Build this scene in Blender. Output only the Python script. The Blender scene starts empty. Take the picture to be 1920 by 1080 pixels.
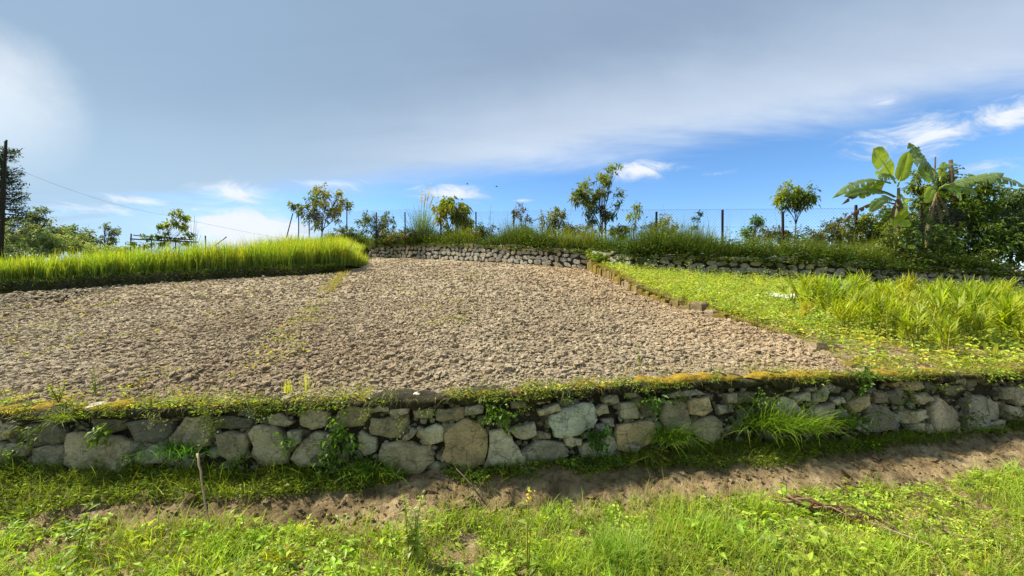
import bpy, math, mathutils
import numpy as np
R = np.random.default_rng(11)
PI = math.pi
SC = bpy.context.scene
COL = SC.collection
# ------------------------------------------------------------------ camera, sky, sun, exposure
EYE = 1.5
F = 800.0                                   # focal length in pixels of a 1920 wide frame
cd = bpy.data.cameras.new('camera'); cam = bpy.data.objects.new('camera', cd); COL.objects.link(cam)
cam.location = (0, 0, EYE); cam.rotation_euler = (PI/2, 0, 0)
cd.sensor_width = 36; cd.lens = 36*F/1920; cd.clip_start = 0.05; cd.clip_end = 3000
SC.camera = cam
SUN_AZ, SUN_EL = math.radians(-76), math.radians(50)
sd = bpy.data.lights.new('sun', 'SUN'); sd.energy = 3.1; sd.angle = math.radians(4); sd.color = (1, .95, .86)
sun = bpy.data.objects.new('sun', sd); COL.objects.link(sun)
S = mathutils.Vector((math.sin(SUN_AZ)*math.cos(SUN_EL), math.cos(SUN_AZ)*math.cos(SUN_EL), math.sin(SUN_EL)))
sun.rotation_euler = S.to_track_quat('Z', 'Y').to_euler(); sun.location = (-20, 20, 30)
SC.view_settings.view_transform = 'Standard'; SC.view_settings.look = 'None'
SC.view_settings.gamma = 1; SC.view_settings.use_curve_mapping = False; SC.view_settings.exposure = 1.27
SC.render.filter_size = 1.05; SC.cycles.max_bounces = 6; SC.cycles.transmission_bounces = 4; SC.cycles.transparent_max_bounces = 4

class NT:
    """tiny node-graph writer"""
    def __init__(s, nt): s.nt = nt
    def n(s, t, ins=None, **kw):
        nd = s.nt.nodes.new(t)
        for k, v in kw.items(): setattr(nd, k, v)
        for k, v in (ins or {}).items():
            if isinstance(v, bpy.types.NodeSocket): s.nt.links.new(v, nd.inputs[k])
            else: nd.inputs[k].default_value = v
        return nd
    def m(s, op, a, b=0.0, c=None, clamp=False):
        ins = {0: a, 1: b}
        if c is not None: ins[2] = c
        return s.n('ShaderNodeMath', ins, operation=op, use_clamp=clamp).outputs[0]
    def v(s, op, a, b=(0, 0, 0)):
        nd = s.n('ShaderNodeVectorMath', {0: a, 1: b}, operation=op)
        return nd.outputs['Value'] if op in ('DOT_PRODUCT', 'LENGTH') else nd.outputs[0]
    def mix(s, f, a, b, blend='MIX'):
        nd = s.n('ShaderNodeMix', data_type='RGBA', blend_type=blend)
        for k, x in ((0, f), (6, a), (7, b)):
            if isinstance(x, bpy.types.NodeSocket): s.nt.links.new(x, nd.inputs[k])
            else: nd.inputs[k].default_value = x if k == 0 else (*x[:3], 1)
        return nd.outputs[2]
    def step(s, x, lo, hi):
        return s.n('ShaderNodeMapRange', {0: x, 1: lo, 2: hi, 3: 0.0, 4: 1.0}, interpolation_type='SMOOTHSTEP', clamp=True).outputs[0]
    def noise(s, vec, scale, detail=4, rough=.55, dist=0.0):
        ins = {'Scale': scale, 'Detail': detail, 'Roughness': rough, 'Distortion': dist}
        if vec is not None: ins['Vector'] = vec
        return s.n('ShaderNodeTexNoise', ins)
    def ramp(s, f, stops):
        nd = s.n('ShaderNodeValToRGB', {0: f}); el = nd.color_ramp.elements
        while len(el) < len(stops): el.new(.5)
        for e, (p, c) in zip(el, stops): e.position = p; e.color = (*c, 1)
        return nd.outputs[0]

W = bpy.data.worlds.new('World'); SC.world = W; W.use_nodes = True
W.node_tree.nodes.clear(); g = NT(W.node_tree)
dirv = g.n('ShaderNodeTexCoord').outputs['Generated']
sky = g.n('ShaderNodeTexSky', sky_type='NISHITA', sun_disc=False, sun_elevation=SUN_EL, sun_rotation=SUN_AZ,
          altitude=1500, air_density=1.0, dust_density=.4, ozone_density=3.0)
skyc = g.n('ShaderNodeHueSaturation', {'Saturation': 1.18, 'Color': sky.outputs[0]}).outputs[0]
bg_sky = g.n('ShaderNodeBackground', {'Color': skyc, 'Strength': .085}).outputs[0]
sx = g.n('ShaderNodeSeparateXYZ', {0: dirv}); dx, dy, dz = sx.outputs
# cloud deck: everything above a tilted great circle
nn = np.array([-.152, -.28, 1.0]); nn /= np.linalg.norm(nn)
dd = g.v('DOT_PRODUCT', dirv, tuple(nn))
zz = g.m('ADD', g.m('ABSOLUTE', dz), .12)
flat = g.n('ShaderNodeCombineXYZ', {0: g.m('DIVIDE', dx, zz), 1: g.m('DIVIDE', dy, zz)}).outputs[0]
streak = g.n('ShaderNodeMapping', {'Vector': flat, 'Rotation': (0, 0, math.radians(28)), 'Scale': (.55, 1.5, 1)}).outputs[0]
n1 = g.noise(streak, 1.1, 7, .6, .4).outputs[0]
n2 = g.noise(dirv, 5.0, 6, .6, .6).outputs[0]
n3 = g.noise(dirv, 1.6, 3, .5).outputs[0]
edge = g.m('ADD', dd, g.m('MULTIPLY', g.m('SUBTRACT', n1, .5), .16))
deck = g.step(edge, -.035, .06)
side = g.step(g.m('ADD', dx, g.m('MULTIPLY', g.m('SUBTRACT', n3, .5), .3)), .25, -.85)                    # towards the sun the deck thins into bright haze
c_edge = g.mix(n2, (.46, .585, .77), (.68, .77, .90))
c_deep = g.mix(n3, (.225, .325, .475), (.31, .41, .56))
dk = g.mix(g.step(g.m('ADD', dd, g.m('MULTIPLY', g.m('SUBTRACT', n2, .5), .10)), .0, .24), c_edge, c_deep)
dk = g.mix(1.0, dk, g.ramp(n1, [(.3, (.90, .91, .93)), (.7, (1.09, 1.08, 1.06))]), 'MULTIPLY')
dk = g.mix(g.m('MULTIPLY', side, .75), dk, (.33, .48, .65))
sunv = np.array([-1.26, 1.0, .43]); sunv /= np.linalg.norm(sunv)
gl = g.m('ADD', g.v('DOT_PRODUCT', dirv, tuple(sunv)), g.m('MULTIPLY', g.m('SUBTRACT', n2, .5), .012))
dk = g.mix(g.step(gl, .9905, 1.003), dk, (.98, 1.0, 1.02))
# pale horizon haze on the sun's side
haze = g.m('MULTIPLY', g.step(dx, -.2, -.72), g.step(dz, .42, .08))
puffs = None
wv = g.n('ShaderNodeMapping', {'Vector': dirv, 'Rotation': (0, math.radians(-12), 0), 'Scale': (1, 1, 3.0)}).outputs[0]
n4 = g.noise(wv, 11.0, 9, .66, .9).outputs[0]
def dpx(px, py):
    d = np.array([(px-960)/F, 1, (540-py)/F]); return d/np.linalg.norm(d)
for px, py, wx, wz, thr in ((450, 363, .095, .03, .30), (468, 432, .15, .055, .14), (395, 440, .10, .04, .3), (265, 377, .06, .012, .34), (365, 393, .016, .006, .35),
                       (850, 362, .13, .03, .34), (1205, 318, .10, .03, .32), (640, 345, .12, .02, .4), (1745, 248, .13, .055, .37), (1890, 213, .10, .04, .36), (1350, 325, .10, .010, .5),
                       (170, 392, .12, .016, .45), (1850, 315, .09, .025, .52), (980, 376, .05, .008, .44), (1660, 190, .07, .02, .42)):
    d = dpx(px, py)
    q = g.v('MULTIPLY', g.v('SUBTRACT', dirv, tuple(d)), (1/wx, 1/wx, 1/wz))
    e = g.m('SUBTRACT', 1.0, g.v('LENGTH', q), clamp=True)
    e = g.m('ADD', g.m('MULTIPLY', e, .62), g.m('MULTIPLY', g.m('SUBTRACT', n4, thr+.12), 1.5))
    e = g.m('MULTIPLY', g.step(e, .10, .72), g.step(g.v('LENGTH', q), 1.3, .5))
    puffs = e if puffs is None else g.m('MAXIMUM', puffs, e)
cl = g.mix(haze, dk, (.43, .61, .79))
fac = g.m('MAXIMUM', deck, g.m('MULTIPLY', haze, .8))
cl = g.mix(puffs, cl, (.82, .87, .95))
fac = g.m('MAXIMUM', fac, puffs)
bg_cl = g.n('ShaderNodeBackground', {'Color': g.mix(1.0, cl, (.66, .66, .66), 'MULTIPLY'), 'Strength': .69}).outputs[0]
mx = g.n('ShaderNodeMixShader', {0: fac, 1: bg_sky, 2: bg_cl})
g.n('ShaderNodeOutputWorld', {0: mx.outputs[0]})

# ------------------------------------------------------------------ helpers
def fade(t): return t*t*(3-2*t)
def vnoise(x, y, seed=0):
    x = np.asarray(x, float); y = np.asarray(y, float)
    tab = np.random.default_rng(seed).random((256, 256))
    xi = np.floor(x).astype(int); yi = np.floor(y).astype(int); u = fade(x-xi); w = fade(y-yi)
    a = tab[xi & 255, yi & 255]; b = tab[(xi+1) & 255, yi & 255]; c = tab[xi & 255, (yi+1) & 255]; d = tab[(xi+1) & 255, (yi+1) & 255]
    return (a*(1-u)+b*u)*(1-w) + (c*(1-u)+d*u)*w - .5
def fbm(x, y, seed=0, octv=4, gain=.5):
    s, a = 0, 1.0
    for k in range(octv):
        s = s + a*vnoise(x*2**k+17.3*k, y*2**k-9.1*k, seed+k); a *= gain
    return s
def unit(v): return v/np.maximum(np.linalg.norm(v, axis=-1, keepdims=True), 1e-9)

class Geo:
    def __init__(s): s.V = []; s.Fa = []; s.C = []; s.n = 0
    def add(s, v, f, c=(1, 1, 1)):
        v = np.asarray(v, float).reshape(-1, 3); f = np.asarray(f, int)
        c = np.broadcast_to(np.asarray(c, float), (len(v), 3))
        s.V.append(v); s.C.append(c); s.Fa.append(f+s.n); s.n += len(v)
    def build(s, name, mat, parent=None, smooth=False, loc=None, link=True):
        V = np.concatenate(s.V); C = np.concatenate(s.C)
        if loc is not None: V = V - np.asarray(loc)
        me = bpy.data.meshes.new(name); me.vertices.add(len(V)); me.vertices.foreach_set('co', V.astype(np.float32).ravel())
        loops = np.concatenate([f.ravel() for f in s.Fa]); sizes = np.concatenate([np.full(len(f), f.shape[1]) for f in s.Fa])
        me.loops.add(len(loops)); me.loops.foreach_set('vertex_index', loops.astype(np.int32))
        st = np.concatenate([[0], np.cumsum(sizes)[:-1]])
        me.polygons.add(len(sizes)); me.polygons.foreach_set('loop_start', st.astype(np.int32))
        me.polygons.foreach_set('use_smooth', np.full(len(sizes), smooth))
        at = me.attributes.new('tint', 'FLOAT_COLOR', 'POINT')
        at.data.foreach_set('color', np.concatenate([C, np.ones((len(C), 1))], 1).astype(np.float32).ravel())
        me.update(calc_edges=True); me.materials.append(mat)
        o = bpy.data.objects.new(name, me)
        if link: COL.objects.link(o)
        if loc is not None: o.location = tuple(loc)
        if parent is not None:
            o.parent = parent
            o.location = mathutils.Vector(o.location) - parent.location
        return o
def tag(o, label=None, cat=None, group=None, kind=None):
    for k, v in (('label', label), ('category', cat), ('group', group), ('kind', kind)):
        if v: o[k] = v
    return o
def thing(name, loc, label, cat, group=None):
    o = bpy.data.objects.new(name, None); COL.objects.link(o); o.location = tuple(float(x) for x in loc); o.empty_display_size = .1
    return tag(o, label, cat, group)
def at(px, py, Y): return np.array([(px-960)/F*Y, Y, EYE-(py-540)/F*Y])
def proj(P):
    P = np.asarray(P); return 960+F*P[..., 0]/P[..., 1], 540-F*(P[..., 2]-EYE)/P[..., 1]

def blades(g, pos, L, Wd, lean, az, bend, c0, c1, nseg=3):
    """grass blades: curved tapering strips"""
    N = len(pos); L = np.broadcast_to(L, N); Wd = np.broadcast_to(Wd, N); lean = np.broadcast_to(lean, N); bend = np.broadcast_to(bend, N)
    h = np.stack([np.cos(az), np.sin(az), 0*az], 1); sv = np.stack([-np.sin(az), np.cos(az), 0*az], 1)
    tw = R.uniform(-.9, .9, N)[:, None]; sv = unit(sv + h*tw)
    p = np.array(pos, float); rows = []; cols = []
    c0 = np.broadcast_to(c0, (N, 3)); c1 = np.broadcast_to(c1, (N, 3))
    for k in range(nseg+1):
        t = k/nseg
        wk = (Wd*(1-t**1.6)*(.75 if k == 0 else 1))[:, None]
        if k < nseg: rows += [p - sv*wk/2, p + sv*wk/2]; cols += [c0*(1-t)+c1*t]*2
        else: rows.append(p.copy()); cols.append(c1)
        a = lean + bend*(k+.5)/nseg
        p = p + (h*np.sin(a)[:, None] + np.array([0, 0, 1])*np.cos(a)[:, None])*(L/nseg)[:, None]
    M = 2*nseg+1
    V = np.stack(rows, 1).reshape(-1, 3); C = np.stack(cols, 1).reshape(-1, 3); b = np.arange(N)[:, None]*M
    q = np.concatenate([b+np.array([[2*k, 2*k+1, 2*k+3, 2*k+2]]) for k in range(nseg-1)], 0) if nseg > 1 else None
    n0 = g.n
    t3 = b+np.array([[2*nseg-2, 2*nseg-1, 2*nseg]])
    g.add(V, t3, C)
    if q is not None: g.Fa.append(q+n0)

def leaves(g, pos, d, L, Wd, c, droop=.15, fold=.25, up=None, wide=.45, simple=False):
    """folded lance leaves, four triangles each"""
    N = len(pos); d = unit(np.asarray(d, float)); L = np.broadcast_to(L, N)[:, None]; Wd = np.broadcast_to(Wd, N)[:, None]
    u = np.array([0, 0, 1.0]) + R.normal(0, .45, (N, 3)) if up is None else up
    sv = unit(np.cross(d, u)); nv = np.cross(sv, d)
    dn = np.array([0, 0, -1.0])
    b = pos; m = pos + d*L*wide + nv*L*.02; l = pos + d*L*wide - sv*Wd/2 + nv*Wd*fold; r = pos + d*L*wide + sv*Wd/2 + nv*Wd*fold
    t = pos + d*L + dn*L*droop
    if simple:
        V = np.stack([b, l, r, t], 1).reshape(-1, 3); o = np.arange(N)[:, None]*4
        g.add(V, np.concatenate([o+np.array([[0, 3, 1]]), o+np.array([[0, 2, 3]])]), np.repeat(np.broadcast_to(c, (N, 3)), 4, 0)); return
    V = np.stack([b, l, m, r, t], 1).reshape(-1, 3); o = np.arange(N)[:, None]*5
    f = np.concatenate([o+np.array([[0, 2, 1]]), o+np.array([[0, 3, 2]]), o+np.array([[1, 2, 4]]), o+np.array([[2, 3, 4]])])
    g.add(V, f, np.repeat(np.broadcast_to(c, (N, 3)), 5, 0))

def tube(g, pts, rad, c=(1, 1, 1), sides=5):
    pts = np.asarray(pts, float); n = len(pts); rad = np.broadcast_to(rad, n)
    tg = unit(np.gradient(pts, axis=0)); ref = np.array([.31, .87, .2]); ref = ref if abs(np.dot(tg[0], unit(ref))) < .9 else np.array([1., 0, 0])
    a = unit(np.cross(tg, ref)); b = np.cross(tg, a); th = np.linspace(0, 2*PI, sides, endpoint=False)
    V = pts[:, None] + rad[:, None, None]*(a[:, None]*np.cos(th)[None, :, None] + b[:, None]*np.sin(th)[None, :, None])
    i = np.arange(n-1)[:, None]*sides; j = np.arange(sides)[None]; k = (j+1) % sides
    f = np.stack([i+j, i+k, i+sides+k, i+sides+j], -1).reshape(-1, 4)
    n0 = g.n
    g.add(V.reshape(-1, 3), f, c)
    g.Fa.append((np.arange(sides)[None, ::-1])+n0); g.Fa.append(np.arange(sides)[None]+(n-1)*sides+n0)

def vary(base, n, s=.18, hue=.12):
    base = np.asarray(base, float)
    v = np.exp(R.normal(0, s, (n, 1))); h = np.exp(R.normal(0, hue, (n, 3))*np.array([.75, .35, .7]))
    return np.clip(base*v*h, .004, .9)
def rmat(n):
    q = unit(R.normal(size=(n, 4))); w, x, y, z = q.T
    return np.stack([np.stack([1-2*(y*y+z*z), 2*(x*y-z*w), 2*(x*z+y*w)], -1), np.stack([2*(x*y+z*w), 1-2*(x*x+z*z), 2*(y*z-x*w)], -1),
                     np.stack([2*(x*z-y*w), 2*(y*z+x*w), 1-2*(x*x+y*y)], -1)], -2)
def ico(sub):
    t = (1+5**.5)/2
    v = unit(np.array([(-1, t, 0), (1, t, 0), (-1, -t, 0), (1, -t, 0), (0, -1, t), (0, 1, t), (0, -1, -t), (0, 1, -t), (t, 0, -1), (t, 0, 1), (-t, 0, -1), (-t, 0, 1)], float))
    f = [(0, 11, 5), (0, 5, 1), (0, 1, 7), (0, 7, 10), (0, 10, 11), (1, 5, 9), (5, 11, 4), (11, 10, 2), (10, 7, 6), (7, 1, 8), (3, 9, 4), (3, 4, 2), (3, 2, 6), (3, 6, 8), (3, 8, 9), (4, 9, 5), (2, 4, 11), (6, 2, 10), (8, 6, 7), (9, 8, 1)]
    v = [tuple(x) for x in v]
    for _ in range(sub):
        mid = {}; nf = []
        def mp(a, b):
            k = (min(a, b), max(a, b))
            if k not in mid:
                m = np.array(v[a])+np.array(v[b]); v.append(tuple(m/np.linalg.norm(m))); mid[k] = len(v)-1
            return mid[k]
        for a, b, c in f:
            x, y, z = mp(a, b), mp(b, c), mp(c, a); nf += [(a, x, z), (b, y, x), (c, z, y), (x, y, z)]
        f = nf
    return np.array(v), np.array(f)
ICO0, ICO1 = ico(0), ico(1)
OCT = (np.array([(1, 0, 0), (-1, 0, 0), (0, 1, 0), (0, -1, 0), (0, 0, 1), (0, 0, -1)], float), np.array([(0, 2, 4), (2, 1, 4), (1, 3, 4), (3, 0, 4), (2, 0, 5), (1, 2, 5), (3, 1, 5), (0, 3, 5)]))
def lumps(g, pos, rad, c, sub=0, jit=.28, squash=.75):
    v, f = (ICO0, ICO1, OCT)[sub]; N = len(pos)
    for k in range(10):
        sel = np.arange(k, N, 10)
        if not len(sel): continue
        vv = v*(1+R.normal(0, jit, (len(v), 1))) * R.uniform(.7, 1.3, 3)
        P = np.einsum('nij,vj->nvi', rmat(len(sel)), vv)*rad[sel, None, None]
        P[..., 2] *= squash
        P += pos[sel][:, None]
        ff = (np.arange(len(sel))[:, None, None]*len(v) + f[None]).reshape(-1, 3)
        g.add(P.reshape(-1, 3), ff, np.repeat(c[sel], len(v), 0))

# ------------------------------------------------------------------ materials
def newmat(name):
    m = bpy.data.materials.new(name); m.use_nodes = True; m.node_tree.nodes.clear(); return m, NT(m.node_tree)
def leafmat(name, trans=.4, rough=.45, spec=.35):
    m, g = newmat(name)
    c = g.n('ShaderNodeAttribute', attribute_name='tint').outputs['Color']
    n = g.noise(g.n('ShaderNodeTexCoord').outputs['Object'], 9, 3).outputs[0]
    c = g.mix(1.0, c, g.ramp(n, [(.3, (1.12, 1.0, .85)), (.7, (1.8, 1.58, 1.15))]), 'MULTIPLY')
    p = g.n('ShaderNodeBsdfPrincipled', {'Base Color': c, 'Roughness': rough, 'Specular IOR Level': spec}).outputs[0]
    tc = g.mix(1.0, c, (1.5, 1.55, .55), 'MULTIPLY')
    t = g.n('ShaderNodeBsdfTranslucent', {'Color': tc}).outputs[0]
    g.n('ShaderNodeOutputMaterial', {0: g.n('ShaderNodeMixShader', {0: trans, 1: p, 2: t}).outputs[0]})
    return m
def surf(name, cols, scale=6, bump=.4, bscale=30, rough=.9, tint=False, rnd=False, spec=.25, bdist=.02, extra=None, smooth_coord='Object', stops=None):
    m, g = newmat(name)
    co = g.n('ShaderNodeTexCoord').outputs[smooth_coord]
    if rnd:
        r = g.n('ShaderNodeObjectInfo').outputs['Random']
        co = g.v('ADD', co, g.n('ShaderNodeCombineXYZ', {0: g.m('MULTIPLY', r, 91.0), 1: g.m('MULTIPLY', r, 37.0), 2: g.m('MULTIPLY', r, 53.0)}).outputs[0])
    n = g.noise(co, scale, 6, .62).outputs[0]
    k = len(cols); st = stops or [.32+.36*i/max(k-1, 1) for i in range(k)]
    c = g.ramp(n, list(zip(st, cols)))
    if tint: c = g.mix(1.0, c, g.n('ShaderNodeAttribute', attribute_name='tint').outputs['Color'], 'MULTIPLY')
    if extra: c = extra(g, c, co)
    bn = g.noise(co, bscale, 7, .68).outputs[0]
    b = g.n('ShaderNodeBump', {'Strength': bump, 'Distance': bdist, 'Height': bn}).outputs[0]
    p = g.n('ShaderNodeBsdfPrincipled', {'Base Color': c, 'Roughness': rough, 'Specular IOR Level': spec, 'Normal': b}).outputs[0]
    g.n('ShaderNodeOutputMaterial', {0: p}); return m
def stone_extra(g, c, co):
    r = g.n('ShaderNodeObjectInfo').outputs['Random']
    base = g.ramp(g.m('FRACT', g.m('MULTIPLY', r, 7.31)), [(0, (1.0, .93, .80)), (.25, (.80, .80, .78)), (.45, (1.12, 1.0, .76)), (.65, (.84, .85, .78)), (.85, (1.2, 1.14, 1.0)), (1, (1.0, .86, .64))])
    c = g.mix(1.0, c, base, 'MULTIPLY')
    c = g.mix(1.0, c, g.n('ShaderNodeAttribute', attribute_name='tint').outputs['Color'], 'MULTIPLY')
    w = g.noise(co, 3.2, 5, .65, 1.2).outputs[0]
    c = g.mix(g.m('MULTIPLY', g.step(w, .54, .70), .45), c, (.16, .17, .075))         # algae
    w2 = g.noise(g.v('MULTIPLY', co, (1, 1, .35)), 7, 5, .7, .6).outputs[0]
    c = g.mix(g.m('MULTIPLY', g.step(w2, .58, .74), .45), c, (.09, .09, .08))       # dark weathering
    vo = g.n('ShaderNodeTexVoronoi', {'Vector': g.v('ADD', co, g.v('MULTIPLY', g.noise(co, 6, 4).outputs['Color'], (.25, .25, .25))), 'Scale': 5.0}, feature='DISTANCE_TO_EDGE')
    c = g.mix(g.m('MULTIPLY', g.step(vo.outputs[0], .035, .0), .55), c, (.07, .06, .045))      # hairline cracks
    fine = g.noise(g.v('MULTIPLY', co, (1, 1, 2.2)), 34, 6, .75).outputs[0]
    c = g.mix(1.0, c, g.ramp(fine, [(.3, (.62, .60, .57)), (.5, (1.04, 1.04, 1.02)), (.7, (1.35, 1.33, 1.28))]), 'MULTIPLY')
    w3 = g.noise(co, 26, 3, .6).outputs[0]
    return g.mix(g.m('MULTIPLY', g.step(w3, .63, .72), .5), c, (.46, .46, .41))       # pale lichen flecks
M = {}
M['leaf'] = leafmat('leaf', .42)
M['grass'] = leafmat('grass_blade', .45, .5, .3)
M['gloss_leaf'] = leafmat('waxy_leaf', .36, .32, .5)
M['soil_field'] = surf('ploughed_soil', [(.30, .228, .138), (.445, .347, .215), (.545, .445, .29)], 16, 1.0, 24, .95, tint=True, bdist=.05, spec=.12)
M['soil_bank'] = surf('bank_soil', [(.165, .112, .05), (.325, .23, .11), (.455, .34, .185)], 4.5, 1.0, 14, .95, bdist=.06, tint=True, spec=.15)
M['soil_dark'] = surf('dark_soil', [(.03, .026, .017), (.065, .055, .034), (.075, .08, .033)], 7, .9, 30, .95, bdist=.03, spec=.1)
M['stone'] = surf('wall_stone', [(.27, .252, .20), (.45, .42, .335), (.58, .545, .455)], 5, 1.0, 11, .82, rnd=True, bdist=.035, extra=stone_extra, stops=[.3, .52, .74])
M['stone_far'] = surf('upper_wall_stone', [(.24, .23, .205), (.38, .365, .33), (.52, .505, .46)], 4, .6, 14, .85, rnd=True, bdist=.02, extra=stone_extra)
M['moss'] = surf('orange_moss', [(.07, .06, .018), (.36, .225, .022), (.56, .39, .045)], 14, .9, 60, .95, bdist=.02, spec=.1, stops=[.28, .5, .72])
def block_extra(g, c, co):
    r = g.n('ShaderNodeObjectInfo').outputs['Random']
    tan = g.mix(g.m('FRACT', g.m('MULTIPLY', r, 5.3)), (.33, .25, .155), (.20, .15, .085))
    return g.mix(g.step(g.m('FRACT', g.m('MULTIPLY', r, 3.7)), .55, .75), c, tan)
M['block'] = surf('mossy_block', [(.07, .07, .02), (.22, .155, .03), (.34, .25, .07)], 7, .8, 30, .95, rnd=True, bdist=.02, extra=block_extra, spec=.1)
M['bark'] = surf('bark', [(.05, .04, .028), (.11, .09, .062)], 12, .7, 40, .9, tint=True, bdist=.01)
M['stem'] = leafmat('stem', .15, .6, .2)
M['rust'] = surf('rusty_steel', [(.028, .016, .012), (.055, .03, .022)], 14, .3, 60, .7, bdist=.004)
M['wire'] = surf('galvanised_wire', [(.05, .06, .07), (.10, .115, .13)], 20, .1, 50, .5, bdist=.001, spec=.5)
M['wood'] = surf('dry_wood', [(.17, .125, .08), (.31, .24, .165)], 10, .6, 50, .85, tint=True, bdist=.005)
M['plastic'] = surf('white_plastic_sheet', [(.66, .67, .69), (.8, .8, .8)], 6, .4, 12, .4, bdist=.02, spec=.5)
M['feather'] = surf('dark_feather', [(.02, .02, .02), (.04, .04, .04)], 8, .2, 20, .7)
M['trunk_banana'] = surf('banana_sheath', [(.10, .085, .035), (.22, .20, .07), (.16, .10, .05)], 6, .5, 25, .6, bdist=.01, tint=True)

# ------------------------------------------------------------------ ground shapes
def zf(X, Y):  # ploughed field
    return .14 + .142*Y + .03*np.minimum(X, 0) - .03*np.maximum(X-1, 0)
def zr(X, Y):  # right hand plot
    return .109 - .0651*X + .1752*Y
_wpx = np.array([-900, -400, 0, 320, 640, 960, 1120, 1280, 1440, 1600, 1920, 2300, 2700])
_wy = np.array([3.55, 3.45, 3.40, 3.41, 3.42, 3.47, 3.63, 3.86, 4.0, 4.12, 4.6, 5.3, 6.2])
_wX = (_wpx-960)/F*_wy
_wt = np.array([.42, .47, .50, .54, .58, .63, .64, .65, .645, .64, .58, .5, .42])
def _sm(X, tab):
    return sum(np.interp(X+o, _wX, tab) for o in (-.3, -.15, 0, .15, .3))/5
def wallY(X): return _sm(X, _wy)
def wallT(X): return _sm(X, _wt)
def foot(X): return .015 + .02*np.sin(np.asarray(X)*1.3)
def onto(px, py, fn, lo=2.0, hi=60.0):
    """where the sight line through a picture point meets the surface fn(X, Y)"""
    ys = np.geomspace(lo, hi, 1500); u = (px-960)/F
    h = EYE-(py-540)/F*ys - fn(u*ys, ys)
    i = np.argmax(h < 0) if (h < 0).any() else len(ys)-1
    Y = ys[i]; return np.array([u*Y, Y, float(fn(u*Y, Y))])
def on_wall(px, py):
    u = (px-960)/F; Y = 3.6
    for _ in range(30): Y = .5*Y+.5*float(wallY(u*Y))
    Z = EYE-(py-540)/F*Y
    return np.array([u*Y, Y, Z])
# bank and lane in front of the wall
lane_px = np.array([-600, 0, 200, 400, 640, 900, 1080, 1280, 1440, 1600, 1750, 1900, 2400])
lane_py = np.array([1010, 1005, 998, 995, 978, 968, 948, 945, 945, 922, 903, 886, 860])
_lp = np.array([at(a, b, 1.0) for a, b in zip(lane_px, lane_py)])
_lY = (EYE+.14)/((lane_py-540)/F); _lX = (lane_px-960)/F*_lY
def laneY(X): return np.minimum(sum(np.interp(X+o, _lX, _lY) for o in (-.2, 0, .2))/3, wallY(X)-.25)
def zg(X, Y):  # bank below the wall and the grassy lane
    X = np.asarray(X, float); Y = np.asarray(Y, float)
    w = wallY(X); l = laneY(X); t = np.clip((Y-l)/(w-l), 0, 1)
    z = -.14 + (foot(X)+.14)*(t**.75)
    z = z - .05*np.clip(l-Y, 0, 3)
    return np.where(Y > w, foot(X), z)
def bump_bank(X, Y): return .04*fbm(X*2.2, Y*2.2, 31, 4) + .06*(np.abs(fbm(X*5, Y*8, 35, 5, .62))-.15) + .02*fbm(X*26, Y*30, 39, 2)

kerb_px = [(1105, 489), (1150, 509), (1200, 538), (1280, 570), (1350, 590), (1420, 611), (1500, 640), (1560, 668), (1610, 690)]
kerb = np.array([onto(a, b, zr) for a, b in kerb_px])
def kerbX(Y): return np.interp(Y, kerb[::-1, 1], kerb[::-1, 0])
bank_px = [(-500, 575), (-200, 560), (0, 551), (160, 540), (340, 529), (480, 520), (600, 514), (645, 511)]
bank = np.array([onto(a, b, zf) for a, b in bank_px])
bw_px = [(645, 511), (665, 497), (690, 481), (760, 484), (830, 487), (900, 491), (1000, 497), (1108, 506)]
bw = np.array([onto(a, b, zf) for a, b in bw_px])
bwt_py = {690: 461, 760: 457, 830: 456, 900: 458, 1000: 463, 1108: 469}
rw_px = [(1112, 492), (1180, 506), (1300, 518), (1400, 524), (1500, 530), (1600, 537), (1700, 541), (1800, 545), (1920, 548), (2100, 552)]
rw = np.array([onto(a, b, zr) for a, b in rw_px])
rwt_py = [470, 476, 479, 482, 485, 492, 498, 504, 510, 516]
def grid(name, Xf, Yf, z, mat, kind='structure', col=(1, 1, 1), cats=None):
    n, m = Xf.shape; g = Geo(); i = np.arange(n-1)[:, None]*m + np.arange(m-1)[None]
    f = np.stack([i, i+1, i+m+1, i+m], -1).reshape(-1, 4)
    g.add(np.stack([Xf, Yf, z], -1).reshape(-1, 3), f, col)
    o = g.build(name, mat, smooth=True); return tag(o, kind=kind)

# far ground sheet
def zfar(X, Y):
    r = np.hypot(X, Y)
    s = np.clip((Y-6)/12, 0, 1)
    return np.where(Y < 6, -.9, -.9 + 2.6*fade(s)) + .0*r
ax = np.concatenate([-np.geomspace(900, 30, 14), np.linspace(-26, 26, 40), np.geomspace(30, 900, 14)])
ay = np.concatenate([-np.geomspace(900, 10, 12), np.linspace(-8, 40, 40), np.geomspace(46, 900, 14)])
GX, GY = np.meshgrid(ax, ay); grid('ground', GX, GY, zfar(GX, GY)+.25*fbm(GX*.1, GY*.1, 3), surf('far_ground', [(.05, .07, .02), (.09, .10, .03), (.12, .10, .05)], .6, .4, 3, .95))

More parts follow.
